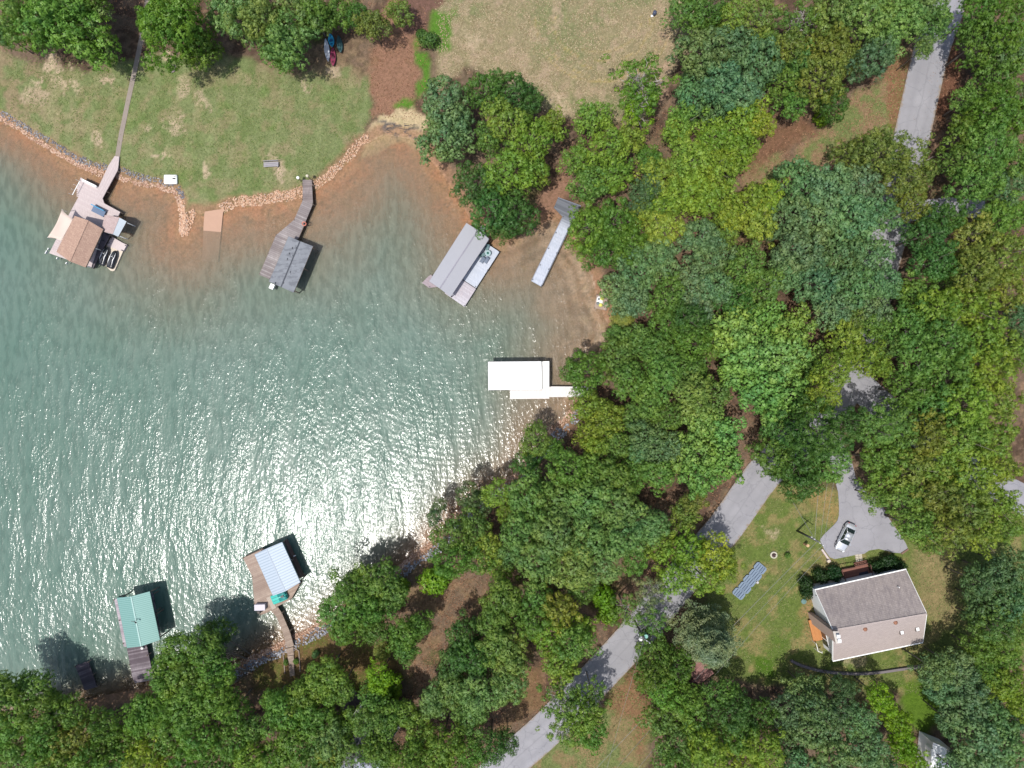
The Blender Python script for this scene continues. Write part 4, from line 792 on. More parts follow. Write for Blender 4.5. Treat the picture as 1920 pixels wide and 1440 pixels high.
# ================================================================== HOUSE (zoom origin 1480,1020 scale 6)
def clear_house():
    eA, eB, eC, eD = W(1528, 1106.5, 7.4), W(1698.8, 1068, 7.4), W(1730.5, 1203.5, 7.6), W(1561.5, 1238.5, 7.6)
    rL, rR = W(1561.8, 1181.5, 11.3), W(1738, 1151, 11.3)
    gz = H0(54, -36) ; base = Vector((54, -36, gz))
    T = thing('house', base, 'two-storey white-sided house with brownish grey shingle roof below the parking pad', 'house')
    sh = shingles('taupe_shingles', P(178, 166, 161), P(190, 177, 171), ang(eA, eB), .25, P(176, 160, 156)); sh2 = shingles('shaded_algae_shingles', P(168, 157, 152), P(184, 173, 168), ang(eA, eB), .6, P(122, 114, 118)); al = ang(eA, eB)  # upper slope: shade put into a darker shingle colour, plus algae streaks
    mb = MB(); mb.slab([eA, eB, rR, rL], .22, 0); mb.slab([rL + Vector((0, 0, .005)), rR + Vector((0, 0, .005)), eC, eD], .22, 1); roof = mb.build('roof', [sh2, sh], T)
    mb = MB(); mb.beam(eA + Vector((0, .08, -.02)), eB + Vector((0, .08, -.02)), .16, .16); mb.beam(eD - Vector((0, .08, .02)), eC - Vector((0, .08, .02)), .16, .16); mb.split('gutter', whitep, roof, origin=base)
    mb = MB()
    for a, b in ((eA, rL), (rL, eD), (eB, rR), (rR, eC)): mb.beam(a - Vector((0, 0, .13)), b - Vector((0, 0, .13)), .07, .26)
    mb.split('rake_board', whitep, roof, origin=base)
    mb = MB(); mb.beam(rL + Vector((0, 0, .012)), rR + Vector((0, 0, .012)), .26, .03); mb.build('ridge_cap', sh, roof, origin=base)
    # walls
    u = (eB - eA); u.z = 0; u.normalize(); v = Vector((u.y, -u.x, 0))
    wA = eA + u * .5 + v * .45; wB = eB - u * .5 + v * .45; wC = eC - u * .5 - v * .45; wD = eD + u * .5 - v * .45
    for q in (wA, wB): q.z = 7.45
    for q in (wC, wD): q.z = 7.6
    wl_ = rL + u * .5; wl_.z = 11.0; wr_ = rR - u * .5; wr_.z = 11.0; zb = gz - 2.2
    lo = lambda q: Vector((q.x, q.y, zb))
    mb = MB(); vs = [lo(wA), lo(wB), lo(wC), lo(wD), wA, wB, wC, wD, wl_, wr_]
    mb.add(vs, [(0, 1, 5, 4), (2, 3, 7, 6), (1, 2, 6, 9, 5), (3, 0, 4, 8, 7)])
    sid = NT('white_lap_siding'); sp = sid.node('ShaderNodeSeparateXYZ'); sid.link(sid.coord(), sp.inputs[0]); fr_ = sid.math('FRACT', sid.math('DIVIDE', sp.outputs[2], .2)); c = sid.mix(sid.range(fr_, 0, .12, .25, 0), (.78, .79, .80, 1), (.3, .3, .32, 1)); sid.principled(c, .6, .2); mb.build('wall', sid.m, T)
    gl = plain('dark_glass', (.02, .026, .03, 1), .08, .05, 1, 0, .6)
    gd = (wD - wA); gd.z = 0; L = gd.length; gd.normalize(); nrm = -u
    def win(s, z, w, h):
        c = wA + gd * (L * s); c.z = z; o = c + nrm * .03
        mb = MB(); mb.beam(o - gd * w / 2, o + gd * w / 2, h + .2, .08) if False else None
        q = [o - gd * (w / 2 + .1) - Vector((0, 0, h / 2 + .1)), o + gd * (w / 2 + .1) - Vector((0, 0, h / 2 + .1)), o + gd * (w / 2 + .1) + Vector((0, 0, h / 2 + .1)), o - gd * (w / 2 + .1) + Vector((0, 0, h / 2 + .1))]
        mb.add(q + [p - nrm * .05 for p in q], [(0, 1, 2, 3), (7, 6, 5, 4), (0, 4, 5, 1), (1, 5, 6, 2), (2, 6, 7, 3), (3, 7, 4, 0)]); f = mb.build('window', whitep, T)
        o2 = o + nrm * .02; mb = MB(); q = [o2 - gd * w / 2 - Vector((0, 0, h / 2)), o2 + gd * w / 2 - Vector((0, 0, h / 2)), o2 + gd * w / 2 + Vector((0, 0, h / 2)), o2 - gd * w / 2 + Vector((0, 0, h / 2))]
        mb.add(q, [(0, 1, 2, 3)]); mb.build('pane', gl, f, origin=base)
    win(.14, 6.6, 1.2, 1.5); win(.30, 8.6, 1.1, 1.2); win(.70, gz + 1.2, 2.2, 2.0); win(.88, gz + 1.2, 1.0, 2.0)
    # chimney chase
    ct_ = [W(1562, 1184.5, 12.2), W(1571.5, 1184.5, 12.2), W(1576, 1203.5, 12.2), W(1567, 1205.5, 12.2)]; mb = MB()
    mb.prism([xy(p) for p in ct_], gz - .6, 12.2); ch = mb.build('chimney', plain('tan_chimney_siding', P(214, 186, 172), .85, .08, 3), T)
    mb = MB(); cc = sum((Vector(p) for p in ct_), Vector()) / 4; mb.prism([xy(cc + (p - cc) * 1.12) for p in ct_], 12.2, 12.32); mb.build('chimney_cap', plain('cream_cap', P(214, 206, 196), .6), ch, origin=base)
    for s in (.3, .72):
        p = ct_[0].lerp(ct_[3], s).lerp(ct_[1].lerp(ct_[2], s), .5); mb = MB(); mb.box((p.x, p.y, 12.55), (.32, .32, .5), 0); mb.box((p.x, p.y, 12.85), (.5, .5, .08), 0); mb.build('flue', whitep, ch, origin=base)
    # side deck with stair along the gable wall
    a_ = wA + gd * (L * .52); b_ = wA + gd * (L * .86); zz = gz - .05
    mb = MB(); q = [a_ + nrm * 1.5, a_ + nrm * .05, b_ + nrm * .05, b_ + nrm * 1.5]; mb.prism([xy(p) for p in q], zz + .3, zz + .5); mb.build('side_deck', planks('orange_boards', P(208, 140, 84), P(222, 156, 100), al, .15, .3), T)
    mb = MB(); c1 = b_ + nrm * .1; c2 = b_ + nrm * 1.5; c3 = wD + nrm * .9
    for p, q in ((c2, b_ + nrm * 1.5 + gd * 1.2), (b_ + nrm * 1.5 + gd * 1.2, c3 + gd * .2)): mb.beam(Vector((p.x, p.y, zz + 1.4)), Vector((q.x, q.y, zz + 1.4)), .07, .07)
    for p in (c2, b_ + nrm * 1.5 + gd * 1.2, c3): mb.beam(Vector((p.x, p.y, zz - .5)), Vector((p.x, p.y, zz + 1.4)), .08, .08)
    mb.build('railing', whitep, T)
    # front porch
    def lc(u_, v_, z): return W(1480 + u_ / 6, 1020 + v_ / 6, z)
    pz = gz + .75
    mb = MB(); mb.prism([xy(lc(*q, pz)) for q in ((595, 292), (735, 262), (880, 222), (925, 240), (945, 355), (650, 428))], pz - .2, pz); pd = mb.build('porch', planks('redwood_boards', P(136, 92, 80), P(160, 112, 96), al + 1.57, .15, .35, .8), T)
    mb = MB()
    rl = [lc(585, 290, pz + .95), lc(735, 262, pz + .95)], [lc(585, 290, pz + .95), lc(640, 425, pz + .95)], [lc(915, 235, pz + .95), lc(938, 352, pz + .95)], [lc(760, 245, pz + .95), lc(885, 218, pz + .95)]
    for a, b in rl:
        mb.beam(a, b, .12, .07); n = 5
        for i in range(n + 1): p = a.lerp(b, i / n); mb.beam(Vector((p.x, p.y, pz)), p, .06, .06)
    mb.build('porch_railing', plain('dark_redwood', P(104, 72, 62), .8, .15, 4), pd, origin=base)
    mb = MB(); mb.prism([xy(lc(*q, pz)) for q in ((782, 325), (880, 302), (898, 352), (792, 378))], pz + .004, pz + .03); mb.build('door_mat', plain('navy_mat', P(62, 66, 80), .95), pd, origin=base)
    mb = MB()
    for i in range(3):
        a, b = lc(745 + 0, 262 - 14 * i, pz), lc(890, 226 - 12 * i, pz); mb.beam(Vector((a.x, a.y, pz - .1 - .2 * i)), Vector((b.x, b.y, pz - .1 - .2 * i)), .36, .16)
    mb.split('porch_step', plain('redwood_steps', P(140, 98, 84), .8), pd, origin=base)
    # roof fittings: vents on the sunny slope
    def on_lower(u_, v_):
        s_ = ((v_ - 960) / 340.0); z = 11.3 - (11.3 - 7.6) * max(0, min(1, (v_ - 965 + (u_ - 490) * .18) / 340.0)); return lc(u_, v_, z), z
    for (u_, v_) in ((848, 955), (1188, 880)):
        p, z = on_lower(u_, v_); mb = MB(); mb.tube([p + Vector((0, 0, -.1)), p + Vector((0, 0, .2)), p + Vector((0, 0, .3))], [.22, .32, .1], 12); mb.build('roof_vent', plain('rusty_vent', P(170, 120, 96), .7, .2, 6), roof, True, origin=base)
    for (u_, v_) in ((1260, 990), (1435, 953)):
        p, z = on_lower(u_, v_); mb = MB(); mb.box((p.x, p.y, z + .1), (.62, .72, .22), al); sk = mb.build('skylight', plain('skylight_frame', P(140, 130, 124), .6), roof, origin=base)
        mb = MB()
        mb.box((p.x, p.y, z + .23), (.42, .5, .05), al); mb.build('skylight_pane', whitep, roof, origin=base)
    p = lc(1218, 480, 8.7); mb = MB(); mb.tube([p, p + Vector((0, 0, .5))], .07, 8); mb.build('vent_pipe', whitep, roof, origin=base)
clear_house()

# ================================================================== SMALL THINGS ON LAND
def GZ(px, py, dz=0): p = G(px, py, 0); p.z = surf_z(p.x, p.y) + dz; return p
# paving stones to the porch
pv = 0
for i in range(5):
    for j in range(2):
        px = 1606 + j * 6.6 + i * 0.5; py = 1041 + i * 3.6 - j * .5; p = GZ(px, py); mb = MB(); mb.box((p.x, p.y, p.z + .07), (.50, .26, .10), R(9)); 
        solo(mb, 'paving_slab', plain('cream_paver', P(212, 202, 182), .9, .05, 2), (p.x, p.y, p.z), 'cream square paving slab in the short walk between parking pad and porch', 'paving slab', 'paving slabs of the porch walk')
# timber kerb with round post beside the drive
mb = MB(); a, b = GZ(1539.5, 1029), GZ(1556, 1053); mb.beam(a + Vector((0, 0, .16)), b + Vector((0, 0, .16)), .28, .26); solo(mb, 'timber_kerb', plain('pale_timber', P(222, 206, 200), .8, .05, 3), a, 'pale timber kerb along the edge of the parking pad', 'timber kerb')
mb = MB(); a, b = GZ(1689, 1038), GZ(1702, 1029); mb.beam(a + Vector((0, 0, .12)), b + Vector((0, 0, .12)), .25, .2); solo(mb, 'timber_kerb', plain('brown_timber', P(140, 112, 98), .8, .05, 3), a, 'short brown timber kerb at the right corner of the parking pad', 'timber kerb')
for (px, py, h, c_, lb) in ((1508, 1019.5, 1.3, P(224, 184, 142), 'tan round-topped post standing alone on the lawn near the utility pole'), (1550.5, 1050.5, .6, P(222, 206, 186), 'short cream post at the lower end of the pale timber kerb')):
    p = GZ(px, py); mb = MB(); mb.tube([p, p + Vector((0, 0, h))], .22, 12); mb.tube([p + Vector((0, 0, h)), p + Vector((0, 0, h + .06))], .25, 12); solo(mb, 'garden_post', plain('post_top' + str(px), c_, .7, .05), p, lb, 'garden post')
# fire ring
p = GZ(1450, 1040); FR = thing('fire_ring', p, 'round white stone fire ring holding dark burnt logs on the lawn', 'fire ring')
me = bpy.data.meshes.new('stone_ring'); b_ = bmesh.new(); torus(b_, .46, .12, 24, 8); b_.to_mesh(me); b_.free(); me.materials.append(plain('white_stone', P(232, 226, 206), .85, .08, 6)); o = bpy.data.objects.new('stone_ring', me); COL.objects.link(o); o.parent = FR; o.location = (0, 0, .15); o.scale = (1, 1, 1.6)
mb = MB()
for k in range(5): an = k * 1.25 + .3; mb.tube([p + Vector((.42 * math.cos(an), .42 * math.sin(an), .2)), p + Vector((-.1 * math.cos(an), -.1 * math.sin(an), .34))], .07, 6)
mb.build('log', plain('burnt_log', P(96, 74, 74), .9, .2), FR)
mb = MB(); mb.tube([p + Vector((0, 0, .0)), p + Vector((0, 0, .1))], .4, 12); mb.build('ash_bed', plain('ash', P(130, 118, 118), .95, .15), FR)
# old stump ring on the lawn and bin in the field
p = GZ(323, 128); mb = MB(); rnd = random.Random(4)
for k in range(9): an = -1.9 + k * .36; q = p + Vector((.52 * math.cos(an), .6 * math.sin(an), .08)); mb.tube([q - Vector((.1, .05, .05)), q + Vector((.12, .04, .1))], [.12, .1], 6)
solo(mb, 'stone_arc', plain('mauve_stone', P(186, 166, 168), .9, .15, 5), p, 'small arc of mauve stones by the bare dirt patch under the upper left trees', 'stone border')
p = GZ(1226, 28); BN = thing('burn_barrel', p, 'small dark blue barrel with pale base in the dry field near the top edge', 'barrel')
mb = MB(); mb.tube([p, p + Vector((0, 0, .85))], .3, 12); mb.build('drum', plain('blue_black', P(84, 92, 116), .4, .2, 4), BN, True); mb = MB(); mb.box((p.x - .25, p.y - .2, p.z + .08), (.5, .3, .14), .3); mb.build('pale_base', whitep, BN)
# lawn bench, swim raft
p = GZ(510, 310); LB = thing('lawn_bench', p, 'weathered grey wooden bench alone on the waterside lawn', 'bench')
a_ = R(3); gwd = plain('weathered_grey', P(176, 172, 176), .85, .1, 4); mb = MB()
for k in range(3): mb.box((p.x, p.y - .25 + k * .26, p.z + .46), (2.4, .22, .06), a_)
mb.split('seat_board', gwd, LB); mb = MB(); mb.box((p.x + .02, p.y + .52, p.z + .68), (2.4, .06, .4), a_); mb.build('backrest', gwd, LB)
for s in (-1, 1): mb = MB(); mb.box((p.x + s * 1.0, p.y, p.z + .2), (.12, .7, .42), a_); mb.build('leg', gwd, LB)
p = GZ(322, 337.5); SR = thing('swim_raft', p, 'square white rounded swim raft with dark fitting at the lawn edge', 'raft')
mb = MB(); mb.loft(p + Vector((-1.08, .0, 0)), p + Vector((1.08, .0, 0)), [(0, .62, .1, .42), (.05, .76, .05, .5), (.95, .76, .05, .5), (1, .62, .1, .42)], [(-1, 0), (-1, .7), (-.9, 1), (.9, 1), (1, .7), (1, 0)]); mb.build('float', whitep, SR, True)
mb = MB(); mb.box((p.x + .62, p.y + .06, p.z + .56), (.42, .2, .12)); mb.build('fitting', metal_d, SR)
mb = MB()
for s in (-1, 1): mb.beam(p + Vector((.5, s * .35, .53)), p + Vector((.95, s * .5, .53)), .05, .04)
mb.split('grab_line', plain('grey_line', P(150, 150, 150), .6), SR)
# canoes and kayaks under the trees (origin 580,40 scale 14.4)
Zk = lambda u, v: GZ(580 + u / 14.4, 40 + v / 14.4)
RC = [(-.5, 0), (-.95, .5), (-1, .9), (-.8, 1), (.8, 1), (1, .9), (.95, .5), (.5, 0)]
def kayak(a, b, hw, lb, m, m2, kind='kayak', cockpit=True, h=.34):
    A, B = Zk(*a), Zk(*b); z = max(A.z, B.z) + .05; A.z = B.z = z; K = thing(kind, A.lerp(B, .5), lb, kind.replace('_', ' '), 'small boats lying under the trees')
    ts = [0, .06, .18, .35, .5, .65, .82, .94, 1]; mb = MB(); mb.loft(A, B, [(t_, max(.04, hw * math.sin(math.pi * min(max(t_, .02), .98)) ** .6), .0 + .14 * abs(2 * t_ - 1) ** 3, h + .10 * abs(2 * t_ - 1) ** 3) for t_ in ts], RC); mb.build('hull', m, K, True)
    d = (B - A).normalized(); sd = Vector((-d.y, d.x, 0))
    if cockpit:
        mb = MB(); mb.loft(A.lerp(B, .4), A.lerp(B, .62), [(0, hw * .3, h - .02, h + .05), (.3, hw * .62, h - .02, h + .06), (.8, hw * .62, h - .02, h + .06), (1, hw * .35, h - .02, h + .05)], RC); mb.build('cockpit', m2, K, True)
        for t0 in (.2, .78): mb = MB(); mb.beam(A.lerp(B, t0 - .05) + Vector((0, 0, h + .04)), A.lerp(B, t0 + .05) + Vector((0, 0, h + .04)), hw * .7, .03); mb.build('hatch_cover', m2, K)
    else:
        for s_ in (-1, 0, 1): mb = MB(); mb.beam(A.lerp(B, .15) + sd * s_ * hw * .55 + Vector((0, 0, h + .01)), A.lerp(B, .85) + sd * s_ * hw * .55 + Vector((0, 0, h + .01)), .05, .04); mb.build('rib', m2, K)
    return K
kayak((455, 505), (535, 1120), .44, 'long white kayak lying hull-up, leftmost of the boats under the trees', plain('white_hull', P(214, 218, 230), .5, .03), whitep, cockpit=False)
kayak((570, 370), (640, 725), .5, 'bright blue kayak between the white and dark boats', plain('blue_hull', P(50, 170, 215), .45, .06), plain('deep_blue', P(24, 100, 150), .5))
kayak((650, 740), (665, 1245), .46, 'dark red kayak nearest the lawn', plain('wine_hull', P(142, 54, 84), .5, .06), plain('dark_wine', P(90, 28, 50), .5))
kayak((800, 420), (870, 885), .5, 'dark green canoe partly under the leaves, rightmost boat', plain('green_hull', P(48, 84, 88), .5, .1), plain('green_rib', P(86, 120, 118), .5), 'canoe', False)
# floating-dock panels on the lawn (origin 1380,1000 scale 10.667)
Zf = lambda u, v: GZ(1380 + u / 10.667, 1000 + v / 10.667)
fm = plain('blue_grey_plastic', P(134, 152, 172), .6, .06, 2); fd = plain('navy_slot', P(52, 68, 96), .8)
cs = [(465, 690), (355, 815), (255, 945), (150, 1065), (55, 1200)]; cs = [(470, 688), (358, 818), (262, 948), (150, 1070), (48, 1196)]
acr = Vector((1, 0, 0))
P0, P1 = Zf(*cs[0]), Zf(*cs[-1]); dd = (P1 - P0); dd.z = 0; stepL = dd.length / 4; dd.normalize(); ac_ = Vector((-dd.y, dd.x, 0)); zz = max(P0.z, P1.z) + .02
for k in range(5):
    c = P0 + dd * stepL * k + ac_ * ((k % 2) * .12); 
    nth = ['topmost, nearest the fire ring', 'second from the top of the row', 'in the middle of the row', 'second from the bottom of the row', 'lowest of the row'][k]
    F = thing('float_panel', (c.x, c.y, zz), 'blue-grey slotted plastic float panel, ' + nth, 'float panel', 'blue-grey float panels laid in a row on the lawn'); hw, hl = .98, stepL * .49; cut = .24
    q = [(-hw + cut, -hl), (hw - cut, -hl), (hw, -hl + cut), (hw, hl - cut), (hw - cut, hl), (-hw + cut, hl), (-hw, hl - cut), (-hw, -hl + cut)]
    Q = lambda x, y: (c.x + ac_.x * x + dd.x * y, c.y + ac_.y * x + dd.y * y)
    mb = MB(); mb.prism([Q(*p) for p in q], zz, zz + .28); mb.build('body', fm, F)
    for s in (-.6, -.2, .2, .6): mb = MB(); a, b = Q(s, -hl + .12), Q(s, hl - .12); mb.beam((a[0], a[1], zz + .285), (b[0], b[1], zz + .285), .085, .03); mb.build('slot', fd, F)
mb = MB(); p = Zf(415, 970); mb.tube([p, p + Vector((0, 0, .4))], .2, 12); solo(mb, 'bucket', plain('white_bucket', P(206, 204, 206), .5), p, 'pale bucket standing against the float panels', 'bucket')
mb = MB(); p = Zf(1352, 1358); mb.tube([p, p + Vector((0, 0, .16))], .42, 16); mb.tube([p + Vector((0, 0, .16)), p + Vector((0, 0, .22))], [.36, .2], 16); solo(mb, 'tank_lid', plain('teal_grey_lid', P(110, 144, 142), .6, .05), p, 'round teal-grey tank lid on the lawn left of the house', 'tank lid')
# retaining timber wall
pts = [GZ(*q) for q in smooth_path([(1482, 1237), (1500, 1246), (1545, 1258), (1600, 1262), (1640, 1260), (1690, 1253), (1740, 1247)], 10)]; mb = MB()
for a, b in zip(pts, pts[1:]): mb.beam(a + Vector((0, 0, .2)), b + (b - a) * .01 + Vector((0, 0, .2)), .38, .5)
solo(mb, 'retaining_wall', plain('grey_sleepers', P(136, 128, 130), .9, .12, 2), pts[0], 'low curved grey timber retaining wall below the house', 'retaining wall')
# red-brown shed under the pale feathery tree
ZS = lambda u, v, z: W(1200 + u / 6.4, 1100 + v / 6.4, z)
gz = H0(*xy(W(1308, 1265, 6))); T = thing('garden_shed', (ZS(690, 1050, gz).x, ZS(690, 1050, gz).y, gz), 'small garden shed with reddish brown roof, half under the pale feathery tree', 'shed')
ro = shingles('red_brown_shingles', P(160, 118, 112), P(182, 138, 132), R(40), .2)
eA, eB, eC, eD = ZS(550, 990, 6.4), ZS(700, 1180, 6.4), ZS(890, 1040, 6.4), ZS(740, 850, 6.4)
gable(T, eA, eB, eC, eD, ZS(640, 1105, 7.2), ZS(830, 960, 7.2), ro, ribm=plain('shed_fascia', P(90, 60, 56), .8))
mb = MB(); k_ = sum((Vector(p) for p in (eA, eB, eC, eD)), Vector()) / 4; mb.prism([xy(k_ + (p - k_) * .86) for p in (eA, eB, eC, eD)], gz - .3, 6.35); mb.build('wall', plain('dark_red_siding', P(110, 66, 62), .8), T)
mb = MB(); mb.prism([xy(ZS(*q, gz)) for q in ((490, 1080), (545, 1010), (740, 1190), (640, 1260), (540, 1230))], gz, gz + .25); mb.build('porch_slab', plain('dark_red_deck', P(96, 62, 56), .85), T)
# roofs of houses glimpsed under the bottom trees
def simple_house(pxs, zE, zR, roofm, lb, ridge, wallm):
    cs = [W(px, py, zE) for px, py in pxs]; k_ = sum(cs, Vector()) / len(cs); g0 = H0(k_.x, k_.y); T = thing('house', (k_.x, k_.y, g0), lb, 'house')
    gable(T, cs[0], cs[1], cs[2], cs[3], W(*ridge[0], zR), W(*ridge[1], zR), roofm, ribm=whitep)
    mb = MB(); mb.prism([xy(k_ + (p - k_) * .93) for p in cs], g0 - 1, zE - .1); mb.build('wall', wallm, T); return T
aR = R(58)
simple_house([(690, 1298), (752, 1360), (700, 1440), (632, 1388)], 7.5, 9.2, shingles('slate_shingles', P(104, 104, 112), P(122, 122, 130), aR, .3), 'house with dark slate roof mostly hidden under the lower trees', ((722, 1328), (666, 1414)), plain('beige_siding2', P(180, 168, 150), .8))
simple_house([(590, 1442), (668, 1392), (730, 1440), (660, 1500)], 7.0, 8.4, ribbed('pale_grey_metal', P(196, 200, 216), P(172, 178, 196), R(-32), .5), 'house corner with pale blue-grey metal roof at the bottom edge', ((625, 1420), (694, 1474)), whitep)
T = simple_house([(1750, 1392), (1790, 1408), (1850, 1470), (1742, 1470)], 8.0, 9.2, plain('white_metal_roof', (.74, .75, .77, 1), .5, .04, 1), 'white-walled house corner with white metal roof at the bottom right edge', ((1772, 1402), (1796, 1470)), whitep)
mb = MB(); mb.prism([xy(W(*q, 7)) for q in ((1738, 1398), (1762, 1392), (1766, 1412), (1752, 1420), (1746, 1450), (1738, 1450))], 6.5, 8.1); mb.build('dormer', whitep, T)
# grey dock bits / dark terrace by the slate house
p = GZ(655, 1310); mb = MB(); mb.box((p.x, p.y, p.z + .3), (3.4, 3.2, .3), R(35)); solo(mb, 'terrace', planks('dark_terrace_boards', P(110, 96, 98), P(128, 112, 114), R(35), .15, .3), p, 'dark brown terrace beside the slate-roofed house under the trees', 'terrace')

# ================================================================== UTILITY POLES AND WIRES
def pole(px, py, h, lb, arm=True, transformer=False):
    p = GZ(px, py); T = thing('utility_pole', p, lb, 'utility pole', 'utility poles along the road'); m = plain('pole_wood', P(112, 112, 112), .85, .2, 5)
    mb = MB(); mb.tube([p, p + Vector((0, 0, h))], [.17, .12], 10); mb.build('pole', m, T, True)
    if arm:
        mb = MB(); mb.beam(p + Vector((-.9, .65, h - .5)), p + Vector((.9, -.65, h - .5)), .1, .12); mb.build('crossarm', m, T)
        for s in (-.85, -.4, .4, .85): mb = MB(); q = p + Vector((s, -s * .72, h - .44)); mb.tube([q, q + Vector((0, 0, .22))], [.09, .05], 8); mb.build('insulator', whitep, T)
    if transformer:
        mb = MB(); q = p + Vector((.38, .2, h - 1.7)); mb.tube([q, q + Vector((0, 0, 1.0))], .3, 12); mb.build('transformer', plain('pale_green_can', P(140, 196, 182), .4, .05), T)
        mb = MB(); q = p + Vector((-.35, -.3, h - 1.0)); mb.tube([q, q + Vector((0, 0, .35))], [.3, .16], 10); mb.build('lamp_head', whitep, T)
    return p + Vector((0, 0, h - .3))
tp = pole(1494.5, 995, 7.6, 'wooden utility pole leaning over the lawn left of the parking pad')
tp2 = pole(1188, 1160, 9.0, 'utility pole with pale green transformer above the lower road', True, True)
def wire(a, b, sag, lb, r=.018):
    pts = [a.lerp(b, k / 16) - Vector((0, 0, sag * 4 * (k / 16) * (1 - k / 16))) for k in range(17)]; mb = MB(); mb.tube(pts, r, 5, cap=False); m_ = plain('wire_grey', P(150, 152, 150), .6)
    solo(mb, 'power_line', m_, a, lb, 'power line', 'overhead wires')
wire(tp, W(1100, 1460, 9), .5, 'overhead wire from the lawn pole to the bottom edge, thickest of the three', .026)
wire(tp + Vector((.8, -.6, 0)), W(1130, 1470, 9), .8, 'thin overhead wire just right of the thick one over the float panels')
wire(tp + Vector((1.4, -1.2, 0)), W(1165, 1480, 9), .9, 'thin overhead wire nearest the house')
wire(tp + Vector((-.4, .3, 0)), W(1560, 690, 12), .5, 'left overhead wire rising from the lawn pole to the asphalt clearing', .024)
wire(tp + Vector((.4, -.3, 0)), W(1585, 700, 12), .6, 'middle overhead wire rising from the lawn pole to the asphalt clearing')
wire(tp + Vector((.9, -.6, 0)), W(1602, 720, 12), .6, 'right overhead wire rising from the lawn pole to the asphalt clearing')
wire(tp + Vector((-.2, .1, -.2)), GZ(1476, 935, 2.0), .1, 'pale guy wire from the lawn pole toward the leafy tree', .035)
wire(tp2, W(1130, 1470, 9), .3, 'overhead wire along the lower road from the transformer pole')

